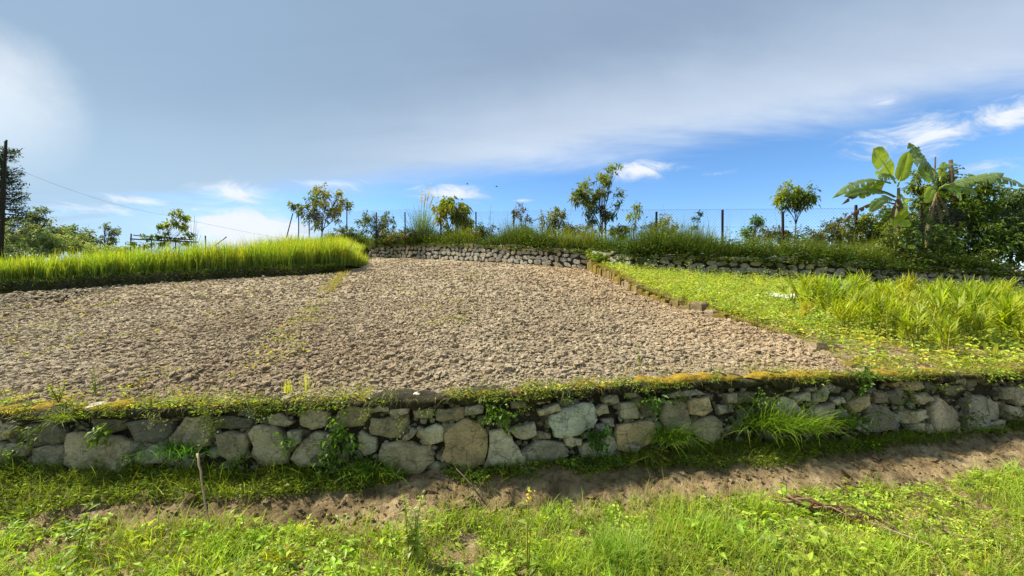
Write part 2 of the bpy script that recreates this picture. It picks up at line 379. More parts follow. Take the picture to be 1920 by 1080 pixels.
# lane and bank
bx = np.concatenate([np.linspace(-9, -5, 60)[:-1], np.linspace(-5, 6.6, 480), np.linspace(6.6, 10, 60)[1:]]); tt = np.linspace(0, 1, 110)
BX, T = np.meshgrid(bx, tt); yw = wallY(BX)+.12; BY = -1.5*(1-T)**3 + (1-(1-T)**3)*yw
BY = np.where(T < .0, BY, BY)
BZ = zg(BX, np.minimum(BY, wallY(BX))) + bump_bank(BX, BY)
cc = (1+.45*fbm(BX*1.3, BY*1.3, 77, 3)[..., None]*np.array([1, 1, 1.1]))*(1+.5*fbm(BX*11, BY*15, 78, 4, .6)[..., None])
wet = np.clip(1-np.abs(BY-laneY(BX)-.12)/.3, 0, 1)*np.clip(.6-BX*.0, 0, 1)
grid('lane_and_bank', BX, BY, BZ, M['soil_bank'], col=np.clip(cc, .5, 1.5).reshape(-1, 3))

# ploughed field
def rough(X, Y):
    a = fbm(X*3.1, Y*3.1, 51, 3, .55); b = np.abs(fbm(X*9, Y*9, 61, 3, .6)); ridge = 1.0
    c = np.abs(fbm(X*21, Y*21, 66, 2, .6))*np.clip((16-Y)/8, 0, 1)
    return .05*a + .05*(b-.15) + .02*(c-.15)
rows = np.geomspace(3.2, 27, 250)
XL = np.interp(rows, [3.2, 27], [-7.5, -17]); XR = np.minimum(kerbX(rows)+.05, 9)
XR = np.where(rows < kerb[-1, 1], np.maximum(kerb[-1, 0], 5.0), XR); XR = np.convolve(np.pad(XR, 3, 'edge'), np.ones(7)/7, 'valid')
uu = np.linspace(0, 1, 300); FX = XL[:, None] + (XR-XL)[:, None]*uu; FY = np.repeat(rows[:, None], 300, 1)
FY = np.maximum(FY, wallY(FX)+.05)
near = np.clip((FY-wallY(FX))/.7, 0, 1)
fz = zf(FX, FY)*near + wallT(FX)*(1-near)
fz2 = fz + rough(FX, FY)*(.25+.75*near) - .01
tone = 1+.32*fbm(FX*.45, FY*.45, 90, 3)[..., None]*np.array([.8, 1, 1.15]) ; warm = np.clip((FX+.2*FY-2.2)/2, 0, 1)[..., None]
tone = np.clip(tone*(1+warm*np.array([.07, .0, -.08])), .55, 1.5)
grid('ploughed_field', FX, FY, fz2, M['soil_field'], col=tone.reshape(-1, 3))
def field_z(X, Y):
    nr = np.clip((Y-wallY(X))/.7, 0, 1); return (zf(X, Y)*nr + wallT(X)*(1-nr)) + rough(X, Y)*(.25+.75*nr) - .01

def bankline(X):  # far edge of the field: foot of the rice bank, then foot of the upper wall
    pts = np.concatenate([bank, bw[1:]]); return np.interp(X, pts[:, 0], pts[:, 1])
def field_pts(n, y0, y1, power):
    Y = (R.uniform(0, 1, n)*(y1**power-y0**power)+y0**power)**(1/power)
    X = R.uniform(-1.32, .95, n)*Y
    xr = np.where(Y < kerb[-1, 1], 5.0, kerbX(Y)-.06)
    ok = (X < xr) & (Y > wallY(X)+.16) & (Y < bankline(X)-.05) & (X > -17)
    return X[ok], Y[ok]
g = Geo()
tn = lambda X, Y: 1.06*np.clip((1+.32*fbm(X*.45, Y*.45, 90, 3)[:, None]*np.array([.8, 1, 1.15]))*(1+np.clip((X+.2*Y-2.2)/2, 0, 1)[:, None]*np.array([.07, .0, -.08])), .55, 1.5)
X, Y = field_pts(100000, 3.5, 8.5, .55); r = np.clip(np.exp(R.normal(-4.3, .5, len(X))), .006, .04)*np.clip((Y-wallY(X))/.5, .4, 1)
big = r > .025
for s, k in ((0, big), (2, ~big)):
    lumps(g, np.stack([X, Y, field_z(X, Y)+r*.3], 1)[k], r[k]*(1 if s == 0 else 1.25), tn(X, Y)[k]*np.exp(R.normal(0, .10, (k.sum(), 1))), s, .3 if s == 0 else .25, .62)
X, Y = field_pts(66000, 8.0, 25, .6); r = np.clip(np.exp(R.normal(-3.66, .4, len(X))), .012, .055)
lumps(g, np.stack([X, Y, field_z(X, Y)+r*.3], 1), r*1.2, tn(X, Y)*np.exp(R.normal(0, .12, (len(X), 1))), 2, .25, .62)
tag(g.build('soil_clods', M['soil_field'], smooth=False), 'dry tan clods of earth turned up across the ploughed field', 'soil clods', kind='stuff')

# right hand plot soil
rows = np.geomspace(4.0, 15, 120); x0 = np.where(rows < kerb[-1, 1], kerb[-1, 0], kerbX(rows)); x1 = 1.35*rows+1
u = np.linspace(0, 1, 120); RX = x0[:, None]+(x1-x0)[:, None]*u; RY = np.repeat(rows[:, None], 120, 1); RY = np.maximum(RY, wallY(RX)+.05)
nr = np.clip((RY-wallY(RX))/.8, 0, 1); rz = zr(RX, RY)*nr+wallT(RX)*(1-nr)
grid('right_plot', RX, RY, rz+.03*fbm(RX*3, RY*3, 41, 4), M['soil_bank'])
def plot_z(X, Y):
    n_ = np.clip((Y-wallY(X))/.8, 0, 1); return zr(X, Y)*n_+wallT(X)*(1-n_)
def rwY(X): return np.interp(X, rw[:, 0], rw[:, 1])

# rice terrace: dark earth bank, then the paddy
rb_top_py = [550, 534, 527, 516, 508, 502, 498, 497]
rt = np.array([at(p[0], q, P[1]) for p, q, P in zip(bank_px, rb_top_py, bank)])
g = Geo(); n = 160; s = np.linspace(0, 1, n); base = np.stack([np.interp(s, np.linspace(0, 1, len(bank)), bank[:, k]) for k in range(3)], 1)
top = np.stack([np.interp(s, np.linspace(0, 1, len(rt)), rt[:, k]) for k in range(3)], 1)
prof = [(-.25, 0, .02), (.0, .02, .03), (.35, .05, .06), (.7, .09, .05), (.96, .14, .03), (1.0, .4, .02), (1.0, 3.0, .0), (1.02, 8.0, .0)]
rings = []
for h, bk, js in prof:
    p = base*(1-h)+top*h; p = p.copy(); p[:, 1] += bk; jn = fbm(s*60, s*0+h*7, 5, 4)
    p[:, 1] += jn*js*3; p[:, 2] += jn*js; rings.append(p)
V = np.stack(rings, 0); k = len(prof); i = np.arange(k-1)[:, None]*n+np.arange(n-1)[None]
g.add(V.reshape(-1, 3), np.stack([i, i+1, i+n+1, i+n], -1).reshape(-1, 4))
tag(g.build('rice_terrace', M['soil_dark'], smooth=True), kind='structure')

# upper terrace behind the two stone walls
bwi = [2, 3, 4, 5, 6, 7]
ct = np.array([at(bw_px[i][0], bwt_py[bw_px[i][0]], bw[i, 1]+.06) for i in bwi])
rtop = np.array([at(p[0], q, P[1]+.06) for p, q, P in zip(rw_px, rwt_py, rw)])
lft = np.array([at(470, 475, 29.5), at(520, 456, 28.5), at(600, 455, 27), at(660, 458, 25.5)])
edge_t = np.concatenate([lft, ct, rtop[1:]])
def terr_edge(X): return np.interp(X, edge_t[:, 0], edge_t[:, 1]), np.interp(X, edge_t[:, 0], edge_t[:, 2])
tx = np.linspace(-18, 17, 260); back = np.array([0.0, .3, .8, 1.5, 3, 6, 12, 25])
TX, TB = np.meshgrid(tx, back); e = terr_edge(TX); TY = e[0]+TB; TZ = e[1]-.05+np.minimum(TB, 1.5)*.07 + .06*fbm(TX*2, TB*2, 8, 3)*np.clip(TB, 0, 1)
TZ = TZ - np.clip(TB-6, 0, 99)*.05
grid('upper_terrace', TX, TY, TZ, M['soil_dark'])
def terr(X, b=0.5):
    e = terr_edge(X); return e[0]+b, e[1]-.05+np.minimum(b, 1.5)*.07

# ------------------------------------------------------------------ stone walls
def stone_mesh(poly, nrm, tan, up, depth=.2, fine=2, rg=R, proud=0., tint=(1, 1, 1), mat=None, name='stone', parent=None, rough_=1.0):
    """one rubble stone from its front outline"""
    P = np.asarray(poly, float); c = P.mean(0)
    a = (P-c)@tan; b = (P-c)@up
    pts = []
    for i in range(len(a)):
        p0 = np.array([a[i], b[i]]); p1 = np.array([a[(i+1) % len(a)], b[(i+1) % len(a)]])
        L = np.linalg.norm(p1-p0); ns = 3 if L > .09 else 2
        for k in range(ns):
            q = p0+(p1-p0)*k/ns
            if k: q = q + rg.normal(0, .05*L, 2)*rough_
            else: q = q*(1-.03*rg.random())
            pts.append(q)
    q = np.array(pts)*1.07; n = len(q); size = math.sqrt(max(np.ptp(q[:, 0])*np.ptp(q[:, 1]), 1e-4))
    tilt = rg.normal(0, .07, 2); rings = []
    for sc, off, jn in ((.86, -depth, .0), (1.0, -.30*min(size, .12), .004), (.985, -.012, .004), (.94, .0, .004), (.66, .006, .007), (.33, .008, .006)):
        w = q*sc; o = off + w@tilt + rg.normal(0, jn, n)*rough_
        rings.append(w[:, :1]*tan + w[:, 1:]*up + (o+proud)[:, None]*nrm)
    V = np.concatenate(rings+[np.array([nrm*(.012+proud)])]); nr_ = len(rings); j = np.arange(n); k = (j+1) % n
    fq = np.concatenate([np.stack([r*n+j, r*n+k, (r+1)*n+k, (r+1)*n+j], 1) for r in range(nr_-1)])
    ft = np.stack([(nr_-1)*n+j, (nr_-1)*n+k, np.full(n, nr_*n)], 1)
    g = Geo(); g.add(V+c, fq, tint); g.Fa.append(ft)
    # outward facing order
    o = g.build(name, mat or M['stone'], parent, smooth=True, loc=c)
    fl = np.ones(len(fq)+len(ft), bool); fl[:3*n] = False; o.data.polygons.foreach_set('use_smooth', fl)
    return o

def wall_frame(X):
    d = .02; y0, y1 = wallY(X-d), wallY(X+d); t = unit(np.array([2*d, float(y1-y0), 0])); n = np.array([t[1], -t[0], 0.0])
    n = n if n[1] < 0 else -n
    up = unit(np.array([0, 0, 1.0]) - .10*n*1.0); n2 = unit(n+.10*np.array([0, 0, 1.0]))
    return t, n2, up
c1, c2, c3 = (0, 720), (640, 720), (1280, 640)
DK, BL, TA, LT, GY_ = (.55, .55, .55), (1.3, 1.6, 1.85), (1.17, 1.05, .85), (1.35, 1.33, 1.22), (1.05, 1.02, .93)
front = [(c1, GY_, [(370, 290), (480, 280), (600, 300), (720, 330), (735, 420), (690, 500), (600, 520), (450, 480), (370, 440)]),
 (c1, TA, [(935, 310), (1000, 230), (1040, 150), (1080, 135), (1150, 150), (1180, 230), (1160, 350), (1050, 370), (950, 340)]),
 (c1, GY_, [(1210, 290), (1290, 270), (1380, 280), (1400, 410), (1290, 430), (1230, 390)]),
 (c1, GY_, [(1430, 240), (1540, 240), (1600, 310), (1620, 390), (1610, 440), (1490, 450), (1420, 400)]),
 (c1, GY_, [(1490, 190), (1560, 165), (1640, 220), (1600, 243), (1510, 230)]),
 (c1, GY_, [(1640, 420), (1680, 350), (1760, 275), (1840, 290), (1865, 400), (1820, 450), (1700, 460)]),
 (c1, TA, [(1680, 145), (1840, 140), (1830, 235), (1760, 255), (1690, 230)]),
 (c1, DK, [(-60, 190), (100, 185), (110, 225), (0, 270), (-60, 260)]), (c1, GY_, [(-30, 285), (90, 245), (60, 300), (0, 318)]),
 (c1, DK, [(100, 240), (250, 215), (340, 265), (330, 330), (190, 355), (90, 310)]), (c1, GY_, [(-40, 330), (80, 330), (165, 345), (150, 400), (30, 420)]),
 (c1, DK, [(690, 220), (800, 200), (900, 190), (950, 250), (920, 310), (870, 335), (760, 320)]),
 (c1, GY_, [(750, 395), (850, 345), (925, 350), (920, 440), (780, 450)]),
 (c1, DK, [(480, 175), (680, 165), (680, 255), (600, 280), (500, 265)]), (c1, GY_, [(1625, 265), (1700, 260), (1690, 330), (1640, 350)]),
 (c1, DK, [(1200, 190), (1300, 180), (1410, 200), (1400, 250), (1280, 250), (1200, 240)]), (c1, DK, [(1340, 140), (1440, 150), (1430, 200), (1330, 180)]),
 (c1, GY_, [(180, 370), (350, 350), (360, 450), (280, 490), (190, 450)]), (c1, DK, [(760, 335), (840, 340), (800, 385), (750, 390)]),
 (c2, TA, [(-40, 125), (0, 118), (140, 115), (130, 210), (85, 240), (-40, 235)]), (c2, LT, [(145, 125), (260, 115), (262, 160), (150, 170)]),
 (c2, GY_, [(268, 145), (380, 143), (372, 170), (270, 174)]), (c2, GY_, [(160, 200), (280, 185), (365, 185), (370, 235), (330, 312), (240, 300), (158, 290)]),
 (c2, GY_, [(400, 150), (515, 148), (505, 192), (410, 202)]), (c2, TA, [(540, 145), (690, 138), (685, 195), (650, 215), (530, 208)]),
 (c2, LT, [(430, 245), (570, 243), (578, 315), (500, 342), (420, 290)]), (c2, GY_, [(345, 312), (390, 250), (428, 262), (405, 295), (360, 320)]),
 (c2, GY_, [(105, 270), (190, 308), (190, 380), (130, 400), (95, 360)]),
 (c2, GY_, [(230, 340), (330, 325), (500, 345), (515, 440), (430, 505), (310, 492), (250, 460), (215, 400)]),
 (c2, TA, [(590, 260), (690, 203), (770, 228), (818, 290), (805, 420), (740, 470), (680, 485), (575, 400)]),
 (c2, GY_, [(835, 275), (910, 263), (970, 330), (1035, 415), (1030, 450), (810, 465)]),
 (c2, GY_, [(1020, 380), (1100, 322), (1250, 332), (1280, 380), (1180, 440), (1070, 450)]),
 (c2, GY_, [(700, 130), (800, 118), (795, 165), (695, 178)]), (c2, LT, [(940, 265), (1020, 235), (1085, 220), (1095, 280), (1010, 310)]),
 (c2, LT, [(1110, 150), (1220, 112), (1235, 150), (1120, 183)]),
 (c2, BL, [(1175, 190), (1230, 160), (1310, 128), (1420, 122), (1440, 205), (1390, 250), (1330, 285), (1200, 292)]),
 (c2, GY_, [(1110, 272), (1182, 285), (1180, 312), (1105, 308)]), (c2, GY_, [(1258, 305), (1350, 308), (1345, 345), (1262, 342)]),
 (c2, DK, [(1225, 100), (1350, 88), (1355, 120), (1240, 135)]), (c2, GY_, [(1095, 95), (1175, 90), (1177, 112), (1100, 117)]),
 (c2, LT, [(1478, 80), (1555, 55), (1565, 105), (1480, 110)]), (c2, LT, [(1580, 45), (1650, 38), (1695, 75), (1630, 88)]),
 (c2, GY_, [(1428, 150), (1505, 118), (1515, 170), (1450, 182)]), (c2, GY_, [(1570, 112), (1660, 105), (1668, 195), (1585, 195)]),
 (c2, TA, [(1560, 240), (1700, 208), (1765, 225), (1768, 300), (1650, 380), (1558, 365)]),
 (c2, GY_, [(1345, 355), (1440, 310), (1522, 288), (1548, 350), (1510, 410), (1360, 405)]), (c2, GY_, [(1468, 205), (1530, 195), (1538, 240), (1480, 232)]),
 (c2, DK, [(768, 190), (832, 188), (842, 240), (758, 232)]), (c2, GY_, [(950, 100), (1042, 95), (1042, 135), (960, 142)]),
 (c2, DK, [(870, 170), (940, 160), (950, 230), (880, 250)]), (c2, DK, [(540, 220), (600, 225), (585, 250), (540, 240)]),
 (c2, GY_, [(1850, 62), (1985, 50), (1985, 75), (1860, 82)]), (c2, DK, [(270, 105), (380, 100), (385, 138), (275, 140)]), (c2, DK, [(1690, 110), (1780, 100), (1790, 180), (1700, 190)]),
 (c3, TA, [(-115, 440), (-80, 350), (0, 338), (28, 400), (32, 510), (-60, 525)]), (c3, GY_, [(0, 290), (80, 272), (125, 300), (30, 314)]),
 (c3, (1.6, 1.35, 1.0), [(38, 345), (150, 313), (168, 385), (112, 418), (40, 412)]), (c3, TA, [(45, 460), (120, 435), (200, 428), (245, 470), (195, 565), (140, 575), (58, 520)]),
 (c3, GY_, [(205, 365), (280, 352), (302, 400), (215, 417)]), (c3, LT, [(530, 400), (570, 323), (635, 335), (710, 420), (600, 465), (540, 445)]),
 (c3, LT, [(638, 310), (735, 283), (742, 345), (648, 340)]), (c3, LT, [(752, 300), (800, 266), (832, 290), (812, 342), (747, 347)]),
 (c3, GY_, [(712, 390), (790, 362), (848, 352), (842, 425), (735, 440)]), (c3, LT, [(858, 340), (915, 318), (928, 350), (880, 362)]),
 (c3, TA, [(932, 345), (1000, 318), (1062, 300), (1065, 350), (1020, 385), (970, 408)]), (c3, DK, [(1050, 370), (1110, 362), (1165, 375), (1218, 450), (1212, 505), (1060, 505)]),
 (c3, TA, [(1178, 225), (1245, 207), (1255, 250), (1190, 253)]), (c3, TA, [(1262, 235), (1370, 218), (1384, 265), (1320, 280), (1268, 277)]),
 (c3, DK, [(1388, 238), (1440, 223), (1468, 280), (1400, 288)]), (c3, DK, [(1495, 275), (1590, 248), (1604, 275), (1520, 308)]),
 (c3, LT, [(1325, 300), (1390, 293), (1420, 335), (1340, 352)]), (c3, (1.2, 1.08, 1.0), [(1415, 380), (1455, 318), (1500, 345), (1545, 390), (1568, 480), (1560, 518), (1420, 512)]),
 (c3, TA, [(1222, 400), (1300, 392), (1313, 450), (1270, 462), (1238, 460)]), (c3, LT, [(1318, 412), (1380, 387), (1404, 430), (1340, 455)]),
 (c3, GY_, [(1262, 467), (1302, 462), (1300, 497), (1270, 497)]), (c3, GY_, [(1305, 462), (1355, 460), (1350, 502), (1310, 502)]), (c3, GY_, [(1358, 475), (1390, 463), (1404, 510), (1355, 512)]),
 (c3, (1, .95, .9), [(1598, 445), (1620, 370), (1645, 305), (1712, 318), (1712, 480), (1610, 505)]), (c3, GY_, [(1720, 330), (1782, 340), (1782, 432), (1720, 440)]),
 (c3, GY_, [(1788, 260), (1852, 258), (1842, 332), (1790, 322)]), (c3, GY_, [(1718, 452), (1802, 440), (1802, 502), (1725, 505)]), (c3, GY_, [(1528, 210), (1610, 198), (1612, 237), (1540, 242)]),
 (c3, GY_, [(1858, 270), (1920, 253), (1965, 300), (1945, 362), (1870, 352)]), (c3, GY_, [(1820, 370), (1910, 375), (1915, 445), (1828, 435)]), (c3, DK, [(1620, 215), (1700, 205), (1705, 250), (1625, 260)]),
 (c3, GY_, [(598, 260), (672, 258), (662, 286), (598, 287)]), (c3, DK, [(838, 258), (902, 250), (898, 292), (848, 292)]), (c3, GY_, [(808, 250), (835, 248), (838, 280), (812, 282)]),
 (c3, GY_, [(713, 266), (762, 260), (758, 282), (713, 284)]), (c3, DK, [(1058, 268), (1112, 263), (1118, 290), (1062, 292)]), (c3, GY_, [(250, 298), (305, 292), (308, 340), (258, 345)]),
 (c3, DK, [(1180, 285), (1250, 270), (1290, 320), (1250, 365), (1190, 350)]), (c3, DK, [(1100, 300), (1165, 290), (1175, 345), (1105, 350)]), (c3, GY_, [(850, 385), (930, 400), (960, 430), (870, 440)]),
 (c3, DK, [(320, 300), (420, 290), (430, 350), (330, 360)]), (c3, DK, [(430, 330), (510, 320), (520, 390), (440, 400)]), (c3, DK, [(320, 390), (420, 375), (430, 440), (330, 450)]), (c3, GY_, [(1930, 270), (2010, 265), (2015, 350), (1965, 350)]),
 (c3, GY_, [(1920, 380), (2060, 360), (2070, 470), (1930, 470)]), (c3, TA, [(2030, 250), (2140, 240), (2150, 340), (2040, 345)])]
wall = thing('dry_stone_wall', (0, 3.47, 0), 'low dry stone retaining wall of big grey and tan rubble below the ploughed field', 'stone wall')
for off, ti, pl in front:
    pts = np.array([on_wall(off[0]+x/3, off[1]+y/3) for x, y in pl]); cx = pts[:, 0].mean(); t, n, up = wall_frame(cx)
    pts[:, 1] += (pts[:, 2]-.3)*.10
    dk = 1.0
    stone_mesh(pts, n, t, up, proud=R.normal(.0, .014) - (.02 if ti is DK else 0), tint=np.array(ti)*R.uniform(.9, 1.12), parent=wall)
# wall beyond the frame, both ends
for x0, x1 in ((-8.5, -4.25), (6.6, 9.0)):
    for row in range(3):
        x = x0
        while x < x1:
            w = R.uniform(.2, .42); T = float(wallT(x)); h0, h1 = T*row/3, T*(row+1)/3-.015; t, n, up = wall_frame(x)
            c = np.array([x, float(wallY(x)), 0])
            pl = [c+t*a+np.array([0, .1*(b-.3), b]) for a, b in ((0, h0), (w*.5, h0-.01), (w-.02, h0+.01), (w-.03, h1), (w*.5, h1+.015), (.02, h1-.02))]
            stone_mesh(np.array(pl), n, t, up, tint=R.uniform(.7, 1.2), parent=wall); x += w*float(t[0])
# earth core with chinks of small stone
xs = np.linspace(-8.8, 9.5, 700); hs = np.linspace(-.15, 1, 14); CX, CH = np.meshgrid(xs, hs)
CZ = np.where(CH < 0, CH, foot(CX)+CH*(wallT(CX)-foot(CX)-.015)); CY = wallY(CX)+.075+.1*(CZ-.3)+.05*fbm(CX*7, CZ*7, 21, 4)
g = Geo(); n_, m_ = CX.shape; i = np.arange(n_-1)[:, None]*m_+np.arange(m_-1)[None]; g.add(np.stack([CX, CY, CZ], -1).reshape(-1, 3), np.stack([i, i+1, i+m_+1, i+m_], -1).reshape(-1, 4))
g.build('earth_core', M['soil_dark'], wall, smooth=True)
g = Geo(); N = 2600; X = R.uniform(-5, 7.5, N); h = R.uniform(.05, .98, N); Z = foot(X)+h*(wallT(X)-foot(X)); r = np.exp(R.normal(-3.75, .4, N))
lumps(g, np.stack([X, wallY(X)+.055+.1*(Z-.3)+R.uniform(-.02, .03, N), Z], 1), r, np.clip(vary((.75, .70, .6), N, .35, .05), .1, 1.3), 0, .25, .8)
tag(g.build('chink_stones', M['stone'], wall), kind='stuff')
# crumbling earth lip hanging over the top of the wall and its orange moss
def lip(x0, x1, name, mat, parent, z0, hang, out, seed, back=.16, thick=.03):
    n = int((x1-x0)/.02); xs = np.linspace(x0, x1, n); rings = []
    ed = np.clip(np.minimum(xs-x0, x1-xs)/.15, .05, 1)
    nz = fbm(xs*5, xs*0, seed, 4); nz2 = fbm(xs*14, xs*0+3, seed+9, 3)
    for b, z, in ((.03, -hang), (-out, -hang*.7), (-out-.012, -.012), (-out*.5, thick*.6), (.05, thick), (back, thick*.8), (back+.08, -.03)):
        rings.append(np.stack([xs, wallY(xs)+.03+b*ed+nz*.05+nz2*.02, wallT(xs)+z0+z*ed*(1+nz*1.3)+nz2*.018], 1))
    V = np.stack(rings); k = len(rings); i = np.arange(k-1)[:, None]*n+np.arange(n-1)[None]; g = Geo()
    g.add(V.reshape(-1, 3), np.stack([i, i+1, i+n+1, i+n], -1).reshape(-1, 4)); return g.build(name, mat, parent, smooth=True)
lip(-8.5, 9.2, 'earth_lip', M['soil_dark'], wall, -.005, .075, .035, 60)
for px0, px1, z0 in ((-120, 95, .012), (148, 250, .02), (300, 335, .004), (655, 690, .0), (1180, 1400, .018), (1395, 1590, .016), (1640, 1800, .012), (1870, 1990, .01)):
    lip(on_wall(px0, 740)[0], on_wall(px1, 740)[0], 'moss_ledge', M['moss'], wall, z0, .03, .045, int(px0)+300, .12, .02)

# upper walls: packed rubble from a few shared stone shapes
shapes = []
for k in range(12):
    m_ = 7; th = np.sort(np.linspace(0, 2*PI, m_, endpoint=False)+R.normal(0, .2, m_)); sq = 1/np.maximum(np.abs(np.cos(th)), np.abs(np.sin(th)))
    rr_ = .5*np.minimum(sq, 1.22)*R.uniform(.86, 1.0, m_); pl = np.stack([rr_*np.cos(th), 0*th, rr_*np.sin(th)], 1)
    o = stone_mesh(pl, np.array([0, -1.0, 0]), np.array([1.0, 0, 0]), np.array([0, 0, 1.0]), depth=.5, mat=M['stone_far'], rough_=1.0)
    shapes.append(o.data); bpy.data.objects.remove(o)
def rubble_wall(name, base, top, label, rows, w0, w1, thr=None):
    ctr = base[len(base)//2]; w = thing(name, ctr, label, 'stone wall')
    d = np.concatenate([[0], np.cumsum(np.linalg.norm(np.diff(base[:, :2], axis=0), axis=1))])
    P = lambda s: np.array([np.interp(s, d, base[:, k]) for k in range(3)]); Q = lambda s: float(np.interp(s, d, top[:, 2]))
    hs = np.cumsum(R.uniform(.8, 1.2, rows)); hs = np.concatenate([[0], hs/hs[-1]])
    cnt = 0
    for r_ in range(rows):
        s = R.uniform(-.1, 0.05)
        while s < d[-1]:
            wd = R.uniform(w0, w1); p = P(s+wd/2); T = Q(s+wd/2); H = T-p[2]
            z0, z1 = p[2]+H*hs[r_], p[2]+H*hs[r_+1]; p2 = P(min(s+wd/2+.1, d[-1])); t = unit(p2-P(s+wd/2-.1)); t[2] = 0; t = unit(t)
            o = bpy.data.objects.new('stone', shapes[int(R.integers(12))]); COL.objects.link(o)
            hh = (z1-z0)*R.uniform(.72, 1.04)*(1.3 if R.random() < .2 else 1); o.scale = (wd*R.uniform(.8, .98), .25, hh)
            o.rotation_euler = (R.normal(.05, .06), R.normal(0, .22), math.atan2(t[1], t[0])+R.normal(0, .06))
            o.location = mathutils.Vector((p[0], p[1]+R.uniform(-.04, .03)+.08*(hs[r_]), (z0+z1)/2+R.normal(0, .028)))-w.location
            o.parent = w; s += wd*.97; cnt += 1
    # dark core
    n = 120; ss = np.linspace(0, d[-1], n); g = Geo(); B = np.array([P(x) for x in ss]); Tz = np.array([Q(x) for x in ss])
    ring = [np.stack([B[:, 0], B[:, 1]+.05+.08*h+.06*fbm(ss*4, ss*0+h*5, 14, 3), B[:, 2]-.1+(Tz-B[:, 2]+.06)*h], 1) for h in (0, .25, .5, .75, 1)]
    ring.append(ring[-1]+np.array([0, .7, .02])); V = np.stack(ring); i = np.arange(5)[:, None]*n+np.arange(n-1)[None]
    g.add(V.reshape(-1, 3), np.stack([i, i+1, i+n+1, i+n], -1).reshape(-1, 4)); g.build('earth_core', M['soil_dark'], w, smooth=True)
    return w, cnt
cb = np.array([bw[i] for i in bwi])
w1, k1 = rubble_wall('rubble_wall', cb, ct, 'pale grey rubble wall closing the far end of the ploughed field', 4, .17, .46)
w2, k2 = rubble_wall('rubble_wall', rw, rtop, 'darker rubble wall behind the green plot, under the banana plants', 4, .2, .40)
print('stones', k1, k2)
p = at(1213, 497, float(rw[1, 1])-.08)
o = bpy.data.objects.new('stone', shapes[3]); COL.objects.link(o); o.scale = (.26, .2, .26); o.location = mathutils.Vector(p)-w2.location; o.parent = w2
o.data = shapes[3].copy(); o.data.materials[0] = M['plastic']; o['label'] = 'one bright white stone'

# block edging between field and green plot
ke = thing('block_edging', kerb[4], 'mossy orange and tan block edging between the field and the green plot', 'edging')
d = np.concatenate([[0], np.cumsum(np.linalg.norm(np.diff(kerb[:, :2], axis=0), axis=1))]); s = 0.0
while s < d[-1]-.15:
    w_ = R.uniform(.17, .30); c = np.array([np.interp(s+w_/2, d, kerb[:, k]) for k in range(3)]); c2 = np.array([np.interp(s+w_/2+.1, d, kerb[:, k]) for k in range(3)])
    t = unit((c2-c)*np.array([1, 1, 0])); nn_ = np.array([t[1], -t[0], 0.]); hgt = max(c[2]-float(zf(c[0], c[1])), .05)+.16
    zt = c[2]+R.normal(.0, .035); hx, hy = w_/2-.008, .07+R.normal(0, .008)
    pts = []; 
    for bev, z in ((.0, zt-hgt), (.0, zt-.03), (.018, zt)):
        for a, b in ((-1, -1), (0, -1.04), (1, -1), (1, 1), (0, 1.04), (-1, 1)):
            pts.append(c*np.array([1, 1, 0])+t*a*(hx-bev)+nn_*b*(hy-bev)+np.array([0, 0, z])+R.normal(0, .008, 3))
    V = np.array(pts); j = np.arange(6); k = (j+1) % 6
    g = Geo(); g.add(V, np.concatenate([np.stack([r*6+j, r*6+k, (r+1)*6+k, (r+1)*6+j], 1) for r in range(2)])); g.Fa.append(np.array([[12, 13, 14, 15, 16, 17]]))
    g.build('block', M['block'], ke, loc=c); s += w_

# ------------------------------------------------------------------ vegetation builders
def rot_dirs(n, el0, el1):
    az = R.uniform(0, 2*PI, n); el = R.uniform(el0, el1, n)
    return np.stack([np.cos(az)*np.cos(el), np.sin(az)*np.cos(el), np.sin(el)], 1)
def sprigs(g, base, k, Rr, H, L, Wd, col, s=.2, droop=.15, hue=.12):
    """little broad-leaved weeds: k leaves round each base point"""
    N = len(base); b = np.repeat(base, k, 0); n = N*k
    off = R.normal(0, 1, (n, 3))*np.array([Rr, Rr, 0]); off[:, 2] = R.uniform(.1, 1, n)*np.repeat(H*np.exp(R.normal(0, .35, N)), k)
    az = np.arctan2(off[:, 1], off[:, 0])+R.normal(0, .7, n); el = R.uniform(-.25, .75, n)
    d = np.stack([np.cos(az)*np.cos(el), np.sin(az)*np.cos(el), np.sin(el)], 1)
    sc = np.repeat(np.exp(R.normal(0, .25, N)), k)
    c = np.repeat(vary(col, N, s, hue), k, 0)*np.exp(R.normal(0, .12, (n, 1)))
    leaves(g, b+off, d, L*sc*R.uniform(.7, 1.2, n), Wd*sc*R.uniform(.8, 1.15, n), c, droop, simple=L < .05 or base[:, 1].mean() > 8)
YG, LG, MG, DG, OL, BR, PALE = (.20, .30, .028), (.145, .265, .03), (.075, .17, .022), (.035, .085, .016), (.13, .15, .03), (.20, .14, .06), (.30, .34, .10)

